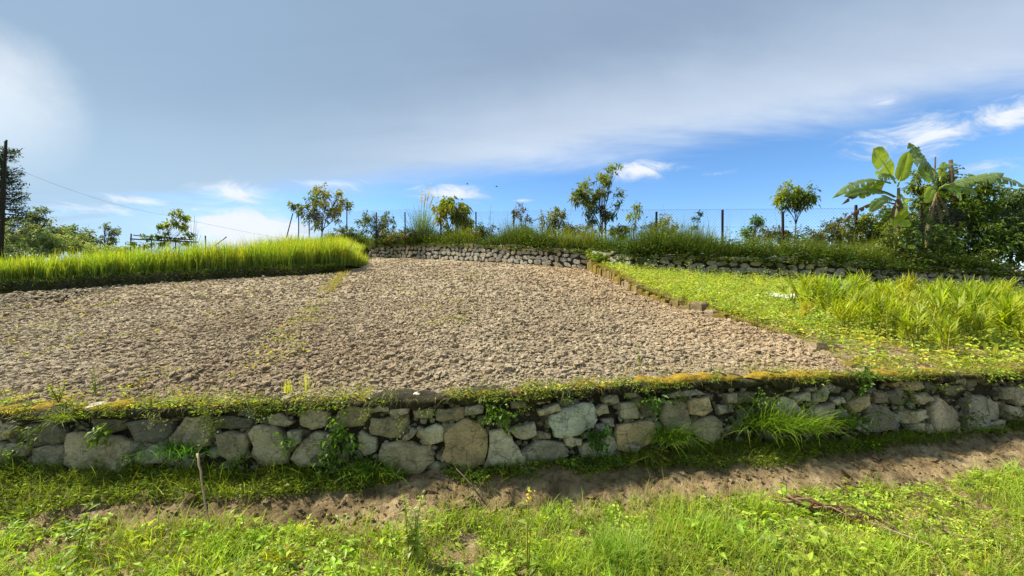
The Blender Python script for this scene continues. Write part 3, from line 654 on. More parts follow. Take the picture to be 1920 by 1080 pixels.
def tree(name, label, cat, base, lobes, Y, trunk_r, ntw, lpt, L, Wd, cols, mats=('leaf', 'bark'), stems=None, droop=.25, spray=.9, group=None, shell=.55, up=.15, depth=1.0, trunk_c=(1, 1, 1), fork=.28):
    """lobes: crown ellipsoids (px, py, rx, ry, colour index) seen at distance Y; base: ground point"""
    base = np.asarray(base, float); t = thing(name, base, label, cat, group); gt = Geo(); gl = Geo()
    lob = [(at(a, b, Y), np.array([rx/F*Y, rx/F*Y*depth, ry/F*Y]), ci) for a, b, rx, ry, ci in lobes]
    tot = sum(l[1][0]*l[1][2] for l in lob); cen = sum(l[0]*l[1][0] for l in lob)/sum(l[1][0] for l in lob); FK = base+(cen-base)*fork+R.normal(0, .03, 3)
    tube(gt, np.stack([base-np.array([0, 0, .1]), (base+FK)/2+R.normal(0, .02, 3), FK]), np.array([1.15, 1.0, .85])*trunk_r, trunk_c, 7)
    for c, r, ci in lob:
        # limb from the trunk to the lobe
        k = 6; tt = np.linspace(0, 1, k)[:, None]
        st = FK+R.normal(0, trunk_r*.25, 3)
        ctrl = st*.5+c*.5; ctrl[:2] = st[:2]*.72+c[:2]*.28
        limb = (1-tt)**2*st+2*tt*(1-tt)*ctrl+tt**2*(c+np.array([0, 0, r[2]*.3])); limb[1:-1] += R.normal(0, .02*np.linalg.norm(c-st), (k-2, 3))*.6
        tube(gt, limb, np.linspace(trunk_r*.65, trunk_r*.25, k), trunk_c, 6)
        n = max(4, int(ntw*r[0]*r[2]/tot)); nc = max(3, n//5); d = unit(R.normal(size=(nc, 3))); rad = R.uniform(shell, 1, nc)**.6*np.exp(R.normal(0, .18, nc)); ki = R.integers(0, nc, n)
        P = c+((d*rad[:, None])[ki]+R.normal(0, .15, (n, 3)))*r
        for q in P[:40]:
            s0 = limb[int(R.integers(2, k))]; md = (s0+q)/2+R.normal(0, .06, 3)*r[0]
            tube(gt, np.stack([s0, md, q]), np.array([.28, .18, .07])*trunk_r, trunk_c, 3)
        outw = unit(unit(q_ := (P-c)/r)+np.array([0, 0, up])); m = n*lpt
        dirs = unit(np.repeat(outw, lpt, 0)*.7+R.normal(0, spray*.6, (m, 3))+np.array([0, 0, -.12]))
        pos = np.repeat(P, lpt, 0)+R.normal(0, .5, (m, 3))*L*.7
        cc = np.repeat(vary(cols[ci], n, .22, .10), lpt, 0)*np.exp(R.normal(0, .15, (m, 1)))
        leaves(gl, pos, dirs, L*R.uniform(.65, 1.2, m), Wd*R.uniform(.75, 1.2, m), cc, droop, simple=Y > 17 or ntw > 300)
    gt.build('trunk', M[mats[1]], t, smooth=True, loc=base); gl.build('crown', M[mats[0]], t, loc=base)
    return t
def weed(name, label, cat, base, hts, spread, lv, L, Wd, col, sr=.004, bend=.15, flower=None, group=None, droop=.25, mat='leaf', stemc=(.16, .22, .04), lean=None, rises=.15):
    """a few leafy stems from one root"""
    base = np.asarray(base, float); t = thing(name, base, label, cat, group); gs = Geo(); gl = Geo(); gf = Geo(); nf = 0
    for h in hts:
        a = R.uniform(0, 2*PI); tip = base+np.array([math.cos(a)*spread*h, math.sin(a)*spread*h, h])
        if lean is not None: tip[:2] += np.array(lean)*h
        k = 7; tt = np.linspace(0, 1, k)[:, None]; mid = (base+tip)/2+np.array([*R.normal(0, bend*h*.3, 2), .08*h])
        ln = (1-tt)**2*base+2*tt*(1-tt)*mid+tt**2*tip; tube(gs, ln, np.linspace(sr, sr*.35, k), stemc, 5)
        n = max(3, int(lv*h/max(hts))); u = np.linspace(rises, 1, n); pos = np.stack([np.interp(u, tt[:, 0], ln[:, j]) for j in range(3)], 1)
        az = np.arange(n)*2.4+a; el = R.uniform(.0, .7, n); d = np.stack([np.cos(az)*np.cos(el), np.sin(az)*np.cos(el), np.sin(el)], 1)
        sz = (1-.55*u)*R.uniform(.8, 1.2, n)
        leaves(gl, pos, d, L*sz, Wd*sz, vary(col, n, .16, .08), droop)
        if flower:
            m = flower[0]; ps = np.repeat(pos[-3:], m, 0)[:m*2]+R.normal(0, .012, (min(m*2, 3*m), 3)); lumps(gf, ps, np.full(len(ps), flower[1]), np.tile(flower[2], (len(ps), 1)), 0, .15, .8); nf += 1
    gs.build('stem', M['stem'], t, smooth=True, loc=base); gl.build('foliage', M[mat], t, loc=base)
    if nf: gf.build('flower_heads', M['leaf'], t, loc=base)
    return t
def tuft(name, label, base, n, L, Wd, c0, c1, lean=(.05, .7), bend=(.4, 1.4), rad=.05, az=None, group=None):
    g = Geo(); base = np.asarray(base, float); p = base+R.normal(0, 1, (n, 3))*np.array([rad, rad*.7, .004]); a = R.uniform(0, 2*PI, n) if az is None else R.normal(az[0], az[1], n)
    blades(g, p, L*R.uniform(.45, 1.1, n), Wd*R.uniform(.7, 1.2, n), R.uniform(*lean, n), a, R.uniform(*bend, n), vary(np.array(c0)*1.45, n, .14, .07), vary(np.array(c1)*1.45, n, .2, .12), 5)
    return tag(g.build(name, M['grass'], loc=base), label, 'grass tuft', group)
def gz(X, Y): return float(zg(X, Y)+bump_bank(X, Y))
def onlane(px, py):
    p = onto(px, py, lambda X, Y: zg(X, Y), 1.6, 6); p[2] = gz(p[0], p[1])-.01; return p

# ------------------------------------------------------------------ lane grass (stuff)
def lane_pts(n, y0=1.5, dens=1.0):
    X = R.uniform(-5.2, 6.6, n); Y = R.uniform(y0, 4.6, n)
    up = laneY(X)+.10*fbm(X*2.5, Y*2, 12, 3)
    k = (Y < up) & (np.abs(X) < 1.3*Y+1.2) & (fbm(X*2.4, Y*2.4, 99, 3) > -.36*dens)
    X, Y = X[k], Y[k]; return X, Y
def ground(X, Y): return zg(X, Y)+bump_bank(X, Y)
g = Geo()
X, Y = lane_pts(128000); z = ground(X, Y); n = len(X); dns = fbm(X*1.7, Y*1.7, 123, 3)
kk = R.random(n) < np.clip(.65+dns*1.1, .22, 1); X, Y, z = X[kk], Y[kk], z[kk]; n = len(X); dns = dns[kk]
c1_ = np.where((R.random(n) < .06)[:, None], vary((.36, .30, .12), n), vary((.27, .375, .05), n, .27, .16))
blades(g, np.stack([X, Y, z-.005], 1), np.minimum(np.exp(R.normal(-2.3, .48, n)), .2)*(1+1.1*np.clip(dns, -.5, .6)), R.uniform(.003, .007, n), R.uniform(.0, .8, n), R.uniform(0, 2*PI, n), R.uniform(.2, 1.5, n), c1_*.55, c1_, 4)
for _ in range(150):   # tufts within the sward
    tX, tY = lane_pts(40)
    if not len(tX): continue
    n = int(R.uniform(30, 90)); p = np.stack([tX[0]+R.normal(0, .035, n), tY[0]+R.normal(0, .03, n), np.zeros(n)], 1); p[:, 2] = ground(p[:, 0], p[:, 1])-.01; c = vary(vary((.27, .37, .05), 1, .28, .2)[0], n, .15, .08)
    blades(g, p, R.uniform(.08, .2)*R.uniform(.5, 1.1, n), R.uniform(.004, .007, n), R.uniform(0, .9, n), R.uniform(0, 2*PI, n), R.uniform(.3, 1.6, n), c*.6, c, 4)
tag(g.build('lane_grass', M['grass']), 'bright green short grass covering the lane in the foreground', 'grass', kind='stuff')
g = Geo(); X, Y = lane_pts(31000, dens=.9); w_ = fbm(X*1.9, Y*1.9, 321, 3); k = w_ > -.14; X, Y = X[k], Y[k]
sprigs(g, np.stack([X, Y, ground(X, Y)], 1), 6, .018, .03, .024, .013, (.255, .36, .055), .28)
X, Y = lane_pts(4200); k = fbm(X*1.2, Y*1.2, 555, 2) > -.05; X, Y = X[k], Y[k]
sprigs(g, np.stack([X, Y, ground(X, Y)], 1), 7, .03, .06, .055, .024, (.25, .37, .055), .24)
tag(g.build('lane_weeds', M['leaf']), 'low broad leaved weeds among the foreground grass', 'weeds', kind='stuff')
# litter of dead stalks on the lane and bank
g = Geo(); n = 700; X = R.uniform(-4.5, 5.5, n); Y = laneY(X)+R.uniform(-.6, .45, n); z = ground(X, np.minimum(Y, wallY(X)))+.006
blades(g, np.stack([X, Y, z], 1), R.uniform(.04, .22, n), R.uniform(.002, .005, n), R.uniform(1.3, 1.5, n), R.uniform(0, 2*PI, n), R.uniform(-.1, .3, n), vary((.26, .19, .10), n, .3), vary((.33, .26, .15), n, .3), 3)
tag(g.build('dead_stalks', M['wood']), 'dry straw stalks littering the bare bank', 'litter', kind='stuff')
g = Geo(); n = 5200; X = R.uniform(-4.6, 6.2, n); Y = laneY(X)+R.uniform(-.2, .6, n); Y = np.minimum(Y, wallY(X)-.05); r = np.exp(R.normal(-4.7, .6, n))
lumps(g, np.stack([X, Y, ground(X, Y)+r*.2], 1), r, vary((1, .98, .95), n, .25, .05), 2, .3, .8)
tag(g.build('bank_crumbs', M['soil_bank']), 'brown earth crumbs and pebbles scattered over the bare bank', 'earth crumbs', kind='stuff')

# ------------------------------------------------------------------ bank grass at the foot of the wall (stuff)
gb_px = np.array([-300, 40, 140, 300, 500, 620, 740, 790, 900, 1040, 1150, 1180, 1290, 1450, 1550, 1640, 1760, 2000]); gb_py = np.array([985, 972, 955, 940, 935, 922, 905, 872, 905, 885, 880, 872, 882, 880, 850, 842, 815, 800])
def bank_pts(n):
    X = R.uniform(-4.8, 6.0, n); w_ = wallY(X); l = laneY(X); Y = l+(w_-l)*R.uniform(-.1, 1.0, n); z = ground(X, Y); px, py = proj(np.stack([X, Y, z], 1))
    lim = np.interp(px, gb_px, gb_py)+22*fbm(X*3, Y*3, 71, 3)
    return X, Y, z, px, py, py < lim
X, Y, z, px, py, k = bank_pts(36000); grassy = np.interp(px, [0, 700, 780, 860, 1150, 1200, 1600, 1700], [1, 1, .5, .42, .45, 1, .85, .45]); k &= R.random(len(X)) < grassy
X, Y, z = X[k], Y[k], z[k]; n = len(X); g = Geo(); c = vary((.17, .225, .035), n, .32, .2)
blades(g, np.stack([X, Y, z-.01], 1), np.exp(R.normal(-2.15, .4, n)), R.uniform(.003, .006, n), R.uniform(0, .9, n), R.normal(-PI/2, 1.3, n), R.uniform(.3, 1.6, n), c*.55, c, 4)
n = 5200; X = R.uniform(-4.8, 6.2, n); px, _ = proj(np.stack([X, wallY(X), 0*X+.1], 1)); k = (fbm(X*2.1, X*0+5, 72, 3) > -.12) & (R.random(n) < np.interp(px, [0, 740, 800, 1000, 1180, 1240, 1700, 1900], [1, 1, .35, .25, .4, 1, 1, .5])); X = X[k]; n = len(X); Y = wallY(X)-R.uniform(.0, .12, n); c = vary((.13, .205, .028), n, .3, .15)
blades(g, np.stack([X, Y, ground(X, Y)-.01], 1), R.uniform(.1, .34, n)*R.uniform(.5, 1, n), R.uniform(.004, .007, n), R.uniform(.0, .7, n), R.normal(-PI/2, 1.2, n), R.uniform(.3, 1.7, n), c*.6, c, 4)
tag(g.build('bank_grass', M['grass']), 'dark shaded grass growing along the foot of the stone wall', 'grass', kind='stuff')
g = Geo(); X, Y, z, px, py, k = bank_pts(9000); X, Y, z = X[k], Y[k], z[k]
sprigs(g, np.stack([X, Y, z], 1), 7, .02, .045, .026, .014, (.14, .21, .03), .3)
tag(g.build('bank_weeds', M['leaf']), 'small leafy weeds creeping over the bank below the wall', 'weeds', kind='stuff')

# ------------------------------------------------------------------ weeds on the field margin above the wall
def top_pts(n, y1, px0=-50, px1=1980):
    X = R.uniform(-5, 7, n); Y = wallY(X)+.0+R.random(n)**1.6*y1; return X, Y
g = Geo(); X, Y = top_pts(17000, .55); px, _ = proj(np.stack([X, Y, field_z(X, Y)], 1))
dn = np.interp(px, [0, 300, 420, 640, 1000, 1150, 1300, 1550, 1620, 1920], [.75, .75, .7, .4, .5, .55, .3, .5, .95, .95])*np.clip(1.1-(Y-wallY(X))/np.interp(px, [0, 400, 1500, 1650], [.55, .3, .3, .6]), 0, 1)
k = (R.random(len(X)) < dn*.62) & (fbm(X*2.2, Y*3, 44, 3) > np.where(px < 380, -.2, -.02)); X, Y = X[k], Y[k]; zz_ = np.where(X < 3.6, field_z(X, Y), plot_z(X, Y))
sprigs(g, np.stack([X, Y, zz_+.01], 1), 6, .016, .035, .026, .013, (.23, .26, .075), .32, hue=.25)
X, Y = top_pts(3000, .14); k = fbm(X*2.5, Y*4, 45, 3) > .08; X, Y = X[k], Y[k]
sprigs(g, np.stack([X, Y-.05, np.where(X < 3.6, field_z(X, Y), plot_z(X, Y))-.03], 1), 6, .025, .03, .026, .013, (.12, .17, .028), .3, hue=.2)
tag(g.build('margin_weeds', M['leaf']), 'yellow green weeds along the top of the dry stone wall', 'weeds', kind='stuff')
g = Geo(); X, Y = top_pts(9000, .5); k = (fbm(X*2.2, Y*2.2, 46, 3) > .02); X, Y = X[k], Y[k]; n = len(X); zz_ = np.where(X < 3.6, field_z(X, Y), plot_z(X, Y)); c = vary((.27, .31, .08), n, .25, .2)
blades(g, np.stack([X, Y, zz_], 1), np.exp(R.normal(-2.7, .4, n)), .004, R.uniform(0, .9, n), R.uniform(0, 2*PI, n), R.uniform(.2, 1.4, n), c*.6, c, 3)
n = 900; X = R.uniform(-4.8, 6.5, n); Y = wallY(X)-.02; c = vary((.13, .15, .035), n, .4, .25)      # strands hanging over the edge
blades(g, np.stack([X, Y, wallT(X)+.0], 1), R.uniform(.06, .2, n), .004, R.uniform(.4, 1.2, n), R.normal(-PI/2, .8, n), R.uniform(1.0, 2.4, n), c, c*1.2, 4)
tag(g.build('margin_grass', M['grass']), 'thin yellowish grass along the field edge above the wall', 'grass', kind='stuff')
# sparse seedlings on the ploughed soil and the faint grassy ridge
g = Geo(); X, Y = field_pts(3200, 3.6, 14, .6); k = (fbm(X*.8, Y*.8, 47, 3) > .12) & (X < -.6); X, Y = X[k], Y[k]
rid = np.array([onto(a, b, zf) for a, b in ((640, 520), (600, 565), (570, 600), (530, 640), (480, 700))]); s = R.random(260); rX = np.interp(s, np.linspace(0, 1, 5), rid[:, 0])+R.normal(0, .16, 260); rY = np.interp(s, np.linspace(0, 1, 5), rid[:, 1])+R.normal(0, .2, 260)
X = np.r_[X, rX]; Y = np.r_[Y, rY]
sprigs(g, np.stack([X, Y, field_z(X, Y)+.01], 1), 5, .02, .03, .035, .014, (.24, .27, .05), .25, hue=.2)
s = R.random(2600)**1.3; pa, pb, pc = np.array([onto(a, b, zf) for a, b in ((690, 482), (645, 513), (612, 552))]); tt_ = s[:, None]*2
P = np.where(tt_ < 1, pa*(1-tt_)+pb*tt_, pb*(2-tt_)+pc*(tt_-1))+R.normal(0, .10, (2600, 3))*np.array([1, 1, .15]); c = vary((.25, .24, .05), 2600, .25, .2)
blades(g, P, R.uniform(.06, .2, 2600), .008, R.uniform(0, 1, 2600), R.uniform(0, 2*PI, 2600), R.uniform(.2, 1.2, 2600), c*.7, c, 3)
X, Y = field_pts(1500, 3.6, 16, .6); n = len(X); c = vary((.34, .28, .15), n, .2, .08)
blades(g, np.stack([X, Y, field_z(X, Y)+.03], 1), R.uniform(.04, .2, n), .006, R.uniform(1.2, 1.5, n), R.uniform(0, 2*PI, n), R.uniform(-.2, .3, n), c, c, 2)
tag(g.build('field_seedlings', M['leaf']), 'sparse yellow green seedlings dotted over the left of the field', 'seedlings', kind='stuff')

# ------------------------------------------------------------------ rice
g = Geo(); n = 3000; s = R.random(n); i0 = np.array([np.interp(s, np.linspace(0, 1, len(rt)), rt[:, k]) for k in range(3)]).T
b_ = .22+R.random(n)**1.25*3.2; eg = R.random(n) < .30; P = i0.copy(); P[:, 1] += b_; P[:, 0] -= .1*b_; P[:, 2] = i0[:, 2]+.0
e0, e1 = rt[-1]+np.array([-.1, .3, .02]), at(688, 478, 23.6); q_ = R.random(n)[:, None]**1.2; PE = e0*(1-q_)+e1*q_; PE[:, 0] -= .12+R.random(n)**1.5*3.0; P = np.where(eg[:, None], PE, P); b_ = np.where(eg, 2.0, b_)
ppx = proj(P)[0]; hgt = np.interp(ppx, [-400, 0, 150, 340, 540, 640, 680], [.55, .64, .68, .82, .88, .80, .55])*np.exp(R.normal(0, .11, n))
m = 12; Pb = np.repeat(P, m, 0)+R.normal(0, .038, (n*m, 3))*np.array([1, 1, .1]); Lh = np.repeat(hgt, m)*R.uniform(.75, 1.12, n*m)*1.12
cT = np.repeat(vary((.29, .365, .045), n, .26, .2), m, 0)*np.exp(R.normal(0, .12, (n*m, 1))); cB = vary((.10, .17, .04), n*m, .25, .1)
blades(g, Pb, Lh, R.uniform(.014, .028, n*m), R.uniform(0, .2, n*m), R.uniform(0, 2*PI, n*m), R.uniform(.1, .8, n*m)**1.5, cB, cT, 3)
k = b_ < .6; Pb = np.repeat(P[k], 3, 0)+R.normal(0, .03, (k.sum()*3, 3))*np.array([1, 1, .1]); n2_ = len(Pb)   # pale culms in the front rows
blades(g, Pb, R.uniform(.3, .6, n2_), .014, R.uniform(0, .1, n2_), R.uniform(0, 2*PI, n2_), R.uniform(0, .15, n2_), vary((.26, .33, .12), n2_), vary((.16, .27, .05), n2_), 2)
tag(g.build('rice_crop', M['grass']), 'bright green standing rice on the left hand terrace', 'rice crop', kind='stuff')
g = Geo(); n = 5000; s = R.random(n); i0 = np.array([np.interp(s, np.linspace(0, 1, len(rt)), rt[:, k]) for k in range(3)]).T; i0[:, 1] += R.uniform(-.08, .35, n); i0[:, 2] += R.uniform(-.24, .02, n); c = vary((.14, .18, .035), n, .3, .15)
blades(g, i0, R.uniform(.05, .16, n), .010, R.uniform(0, 1.0, n), R.normal(-PI/2, 1.2, n), R.uniform(.2, 1.6, n), c*.7, c, 3)
s = R.random(700); i0 = np.array([np.interp(s, np.linspace(0, 1, len(bank)), .5*bank[:, k]+.5*rt[:, k]) for k in range(3)]).T; i0[:, 2] += R.uniform(-.2, .15, 700)
sprigs(g, i0, 5, .05, .05, .07, .03, (.05, .09, .02), .3)
tag(g.build('terrace_edge_grass', M['leaf']), 'short grass along the dark earth lip below the rice', 'grass', kind='stuff')

# ------------------------------------------------------------------ grass and scrub on the upper terrace (stuff)
def terr_pts(n, b0, b1, x0=-12, x1=16):
    X = R.uniform(x0, x1, n); b = R.uniform(b0, b1, n); e = terr(X, b); return X, e[0], e[1]
g = Geo(); X, Y, z = terr_pts(42000, .05, 1.7); n = len(X); ppx, _ = proj(np.stack([X, Y, z], 1))
H = np.interp(ppx, [540, 700, 850, 950, 1100, 1250, 1300, 1450, 1600, 1700, 1920], [.5, .5, .45, .60, .55, .60, .52, .42, .46, .3, .25])*(1+.8*fbm(X*.9, Y*.9, 15, 3))*np.clip((Y-terr_edge(X)[0])/.5+.4, 0, 1)*1.75
yel = np.clip(.3+1.4*fbm(X*.6, Y*.6, 18, 3)+.3*((Y-terr_edge(X)[0])-.7), 0, 1)[:, None]; c = vary((.075, .12, .02), n, .3, .15)*(1-yel)+vary((.18, .215, .035), n, .25, .12)*yel
gap = fbm(X*1.3, Y*.5, 19, 2) > -.3
blades(g, np.stack([X, Y, z-.03], 1)[gap], (H*R.uniform(.5, 1.15, n))[gap], R.uniform(.010, .02, n)[gap], R.uniform(0, .45, n)[gap], R.uniform(0, 2*PI, n)[gap], R.uniform(.1, 1.3, n)[gap], c[gap]*.55, c[gap], 3)
n = 420; X, Y, z = terr_pts(n, .5, 2.2); n = len(X); c = vary((.20, .19, .07), n, .3, .12); k = fbm(X*.9, Y*.9, 133, 2) > -.15
blades(g, np.stack([X, Y, z], 1)[k], R.uniform(.8, 1.75, n)[k], .012, R.uniform(0, .2, n)[k], R.uniform(0, 2*PI, n)[k], R.uniform(0, .6, n)[k], c[k]*.7, c[k], 5)
tag(g.build('terrace_grass', M['grass']), 'rough tall grass along the upper terrace in front of the fence', 'grass', kind='stuff')
g = Geo(); X, Y, z = terr_pts(9000, .0, 1.6); k = fbm(X*1.1, Y*1.1, 20, 3) > -.1; X, Y, z = X[k], Y[k], z[k]
sprigs(g, np.stack([X, Y, z-.06], 1), 8, .11, .45, .085, .04, (.06, .10, .02), .35, hue=.2)
X, Y, z = terr_pts(5500, .0, .5); k = (fbm(X*.7, Y*.9, 120, 3) > -.2) & (R.random(len(X)) < np.where(X > 3, .6, 1)); sprigs(g, np.stack([X, Y, z-.05], 1)[k], 8, .09, .26, .07, .03, (.04, .07, .016), .35, hue=.2)  # front sprigs in darker green: shade of the terrace face put into leaf colour
X, Y, z = terr_pts(1900, -.10, .12); sprigs(g, np.stack([X, Y, z-.1], 1), 7, .07, .10, .07, .032, (.075, .11, .022), .4, hue=.2)
n = 1500; X = R.uniform(3.0, 15, n); fr = R.random(n); Y = np.interp(X, rw[:, 0], rw[:, 1])-.02; z0 = np.interp(X, rw[:, 0], rw[:, 2]); z1 = np.interp(X, rtop[:, 0], rtop[:, 2]); kk = fbm(X*.8, fr*2, 27, 3) > .02
sprigs(g, np.stack([X, Y, z0+(z1-z0)*fr], 1)[kk], 6, .06, .04, .06, .03, (.04, .075, .018), .3)
tag(g.build('terrace_scrub', M['leaf']), 'dark leafy scrub, its front coloured for shade, spilling over the upper rubble walls', 'scrub', kind='stuff')
g = Geo(); n = 60
for _ in range(n):
    X = R.uniform(-9, 12); Y, z = terr(X, R.uniform(-.05, .15)); a = R.normal(0, .5)*1.0+R.choice([0, PI]); Lq = R.uniform(.25, .9)
    p0 = np.array([X, float(Y), float(z)+.03]); p1 = p0+np.array([math.cos(a)*Lq, math.sin(a)*Lq*.4, R.uniform(-.05, .12)]); tube(g, np.stack([p0, (p0+p1)/2+R.normal(0, .03, 3), p1]), np.array([.016, .012, .006]), vary((1, .98, .95), 1, .2)[0], 4)
tag(g.build('brushwood', M['wood']), 'cut dead sticks lying along the top of the upper walls', 'brushwood', kind='stuff')

# ------------------------------------------------------------------ fence
fpx = [(560, 24.8), (580, 24.4), (650, 23.2), (705, 21.8), (760, 20.6), (827, 19.6), (893, 18.7), (964, 17.6), (1041, 16.6), (1136, 15.6), (1231, 14.9), (1355, 14.4), (1470, 14.0), (1607, 13.7), (1730, 13.7), (1850, 13.9), (2000, 14.2)]
ftop = [397, 402, 378, 398, 398, 397, 397, 393, 393, 393, 397, 393, 396, 384, 392, 394, 396]
fe = thing('wire_fence', at(1041, 455, 16.6), 'chain link wire fence on thin dark posts along the upper terrace', 'fence')
tops = np.array([at(p, t, Y) for (p, Y), t in zip(fpx, ftop)]); pb = tops.copy()
pb[:, 2] = np.array([terr(x, max(y-float(terr_edge(x)[0]), .2))[1] for x, y in zip(tops[:, 0], tops[:, 1])])-.1
for a, b in zip(pb, tops):
    g = Geo(); wv_ = .028; l = R.normal(0, .02, 2); up_ = b-a
    for (ox, oy, wx, wy) in ((0, 0, wv_, .006), (-wv_+.006, wv_, .006, wv_)):     # angle iron
        q = np.array([[-wx, -wy], [wx, -wy], [wx, wy], [-wx, wy]])+np.array([ox, oy]); V = np.concatenate([np.c_[q, np.zeros(4)]+a, np.c_[q+l, np.full(4, up_[2])]+a])
        g.add(V, np.array([[0, 1, 5, 4], [1, 2, 6, 5], [2, 3, 7, 6], [3, 0, 4, 7], [4, 5, 6, 7]]))
    g.build('post', M['rust'], fe, loc=a)
g = Geo(); a, b = at(549, 400, 25.4), at(537, 446, 25.0); tube(g, np.stack([b, (a+b)/2, a]), .03, (1, 1, 1), 6); g.build('post', M['rust'], fe, loc=b)
g = Geo(); d = np.concatenate([[0], np.cumsum(np.linalg.norm(np.diff(tops[:, :2], axis=0), axis=1))]); sp = .105
tp = tops.copy(); tp[:, 2] = np.convolve(np.pad(tops[:, 2], 2, 'edge'), np.ones(5)/5, 'valid'); tp[13, 2] = .5*(tp[12, 2]+tp[14, 2])
Hf = 1.25; nv_ = int(Hf/.055)
for kx in np.arange(0, d[-1], sp):
    zzg = np.arange(nv_+1); xx = np.clip(kx+np.where(zzg % 2 == 0, -sp/2, sp/2), 0, d[-1])
    pts = np.stack([np.interp(xx, d, tp[:, 0]), np.interp(xx, d, tp[:, 1])-.03, np.interp(xx, d, tp[:, 2])-.02-zzg*.055], 1)
    tube(g, pts, .0052, (1, 1, 1), 3)
for dz in (.02, .62): tube(g, tp-np.array([0, .03, dz]), .003, (1, 1, 1), 3)
tag(g.build('chain_link', M['wire'], fe), kind='stuff')

# ------------------------------------------------------------------ trees and shrubs behind the fence
def tb(px, Y):
    x = (px-960)/F*Y; e = terr(x, max(Y-float(terr_edge(x)[0]), .3)); return np.array([x, Y, float(e[1])])
GY1, GY2 = (.10, .135, .028), (.21, .22, .055)
tree('sapling', 'bushy young tree with green and golden leaves behind the left end of the fence', 'tree', tb(603, 25.2), [(585, 392, 28, 24, 0), (612, 372, 27, 20, 1), (632, 380, 22, 22, 1), (604, 405, 26, 18, 0), (640, 405, 16, 14, 1), (572, 390, 14, 12, 0)], 25.2, .045, 190, 9, .23, .075, [GY1, GY2], droop=.3)
tree('shrub', 'dome shaped dull green shrub under a fence post, between golden tree and plume grass', 'shrub', tb(705, 22.4), [(706, 425, 30, 28, 0), (702, 410, 16, 14, 0), (725, 437, 20, 16, 1)], 22.4, .03, 230, 9, .14, .05, [(.08, .12, .03), (.13, .15, .03)])
def plume_grass():
    Y = 20.9; b = tb(793, Y); t = thing('plume_grass', b, 'tall blue green plume grass with pale feathery heads above the fence', 'grass'); g = Geo(); n = 420
    c = vary((.13, .21, .11), n, .2, .08)
    blades(g, b+R.normal(0, 1, (n, 3))*np.array([.22, .18, .02]), R.uniform(.9, 2.3, n), R.uniform(.016, .03, n), np.abs(R.normal(0, .2, n)), R.uniform(0, 2*PI, n), R.uniform(.1, .9, n), c*.7, c, 6)
    g.build('leaf_blades', M['grass'], t, loc=b)
    for px, py in ((792, 357), (807, 347), (799, 365), (813, 368)):
        g = Geo(); tip = at(px, py, Y); k = 8; tt_ = np.linspace(0, 1, k)[:, None]; ln = b*(1-tt_)+tip*tt_+np.array([.25, 0, 0])*(tt_**2-tt_); tube(g, ln, np.linspace(.012, .004, k), (.2, .22, .1), 4)
        m = 150; u = R.uniform(.72, 1.0, m); p = np.stack([np.interp(u, tt_[:, 0], ln[:, j]) for j in range(3)], 1)
        blades(g, p, R.uniform(.08, .24, m)*(1.25-u)*2.6, .012, R.uniform(.1, .5, m), R.uniform(0, 2*PI, m), R.uniform(.1, .5, m), vary((.42, .37, .27), m, .1, .05), vary((.5, .45, .36), m, .1, .05), 3)
        g.build('plume', M['grass'], t, loc=b)
plume_grass()
tree('shrub', 'yellow green arching shrub with drooping long leaves right of the plume grass', 'shrub', tb(850, 19.8), [(845, 388, 26, 13, 0), (826, 398, 13, 14, 1), (868, 402, 14, 20, 0), (860, 425, 20, 16, 2)], 19.8, .03, 130, 9, .26, .055, [(.18, .22, .03), (.22, .23, .03), (.10, .13, .025)], droop=.65, up=-.3)
for px, Y, h, lab in ((918, 18.4, 1.75, 'thin pale weed stalk with sparse leaves, leftmost of the tall weeds'), (955, 17.9, 2.15, 'tallest thin weed stalk beside a dark fence post'), (990, 17.6, 1.7, 'feathery weed stalk right of the dark fence post')):
    weed('tall_weed', lab+' behind the fence', 'weed', tb(px, Y), [h, h*.8, h*.72, h*.6, h*.5], .14, 26, .16, .035, (.13, .16, .07), sr=.01, droop=.3, group='tall weeds behind the fence', stemc=(.17, .17, .09))
tree('shrub', 'brownish green upright shrub right behind the post of the tall weeds', 'shrub', tb(978, 17.7), [(976, 410, 15, 22, 0), (985, 432, 22, 12, 1)], 17.7, .02, 90, 8, .13, .045, [(.10, .095, .035), (.11, .14, .03)])
tree('shrub', 'small round leafy shrub around a fence post left of the tallest sapling', 'shrub', tb(1036, 16.9), [(1036, 410, 24, 16, 0), (1024, 422, 16, 14, 0), (1052, 422, 12, 18, 1)], 16.9, .03, 120, 8, .17, .05, [(.16, .19, .06), (.12, .13, .04)], droop=.3)
tree('sapling', 'tallest sapling with open whorls of lance leaves behind the fence middle', 'tree', tb(1132, 16.4), [(1148, 330, 18, 16, 0), (1118, 345, 26, 18, 0), (1092, 362, 22, 18, 1), (1140, 366, 28, 22, 0), (1158, 394, 15, 10, 1), (1102, 395, 18, 16, 1), (1125, 395, 20, 14, 0), (1085, 372, 14, 14, 0)], 16.4, .03, 165, 11, .21, .062, [(.15, .19, .045), (.11, .15, .05)], shell=.3, droop=.15, fork=.42)
tree('sapling', 'slender sapling with pale hanging leaves just right of the tallest sapling', 'tree', tb(1186, 15.6), [(1195, 390, 9, 12, 0), (1188, 412, 12, 12, 0), (1180, 425, 10, 8, 0)], 15.6, .016, 40, 8, .17, .05, [(.19, .27, .09)], droop=.4)
weed('tall_weed', 'grey green single weed stalk left of a yellow green mound', 'weed', tb(1216, 15.3), [1.15, .9, .7], .06, 26, .12, .03, (.16, .2, .1), sr=.008)
tree('shrub', 'yellow green rounded mound of creeper around a fence post right of centre', 'shrub', tb(1244, 15.3), [(1245, 428, 24, 24, 0), (1228, 437, 26, 16, 0), (1262, 440, 16, 14, 0)], 15.3, .02, 260, 8, .10, .04, [(.20, .22, .035)])
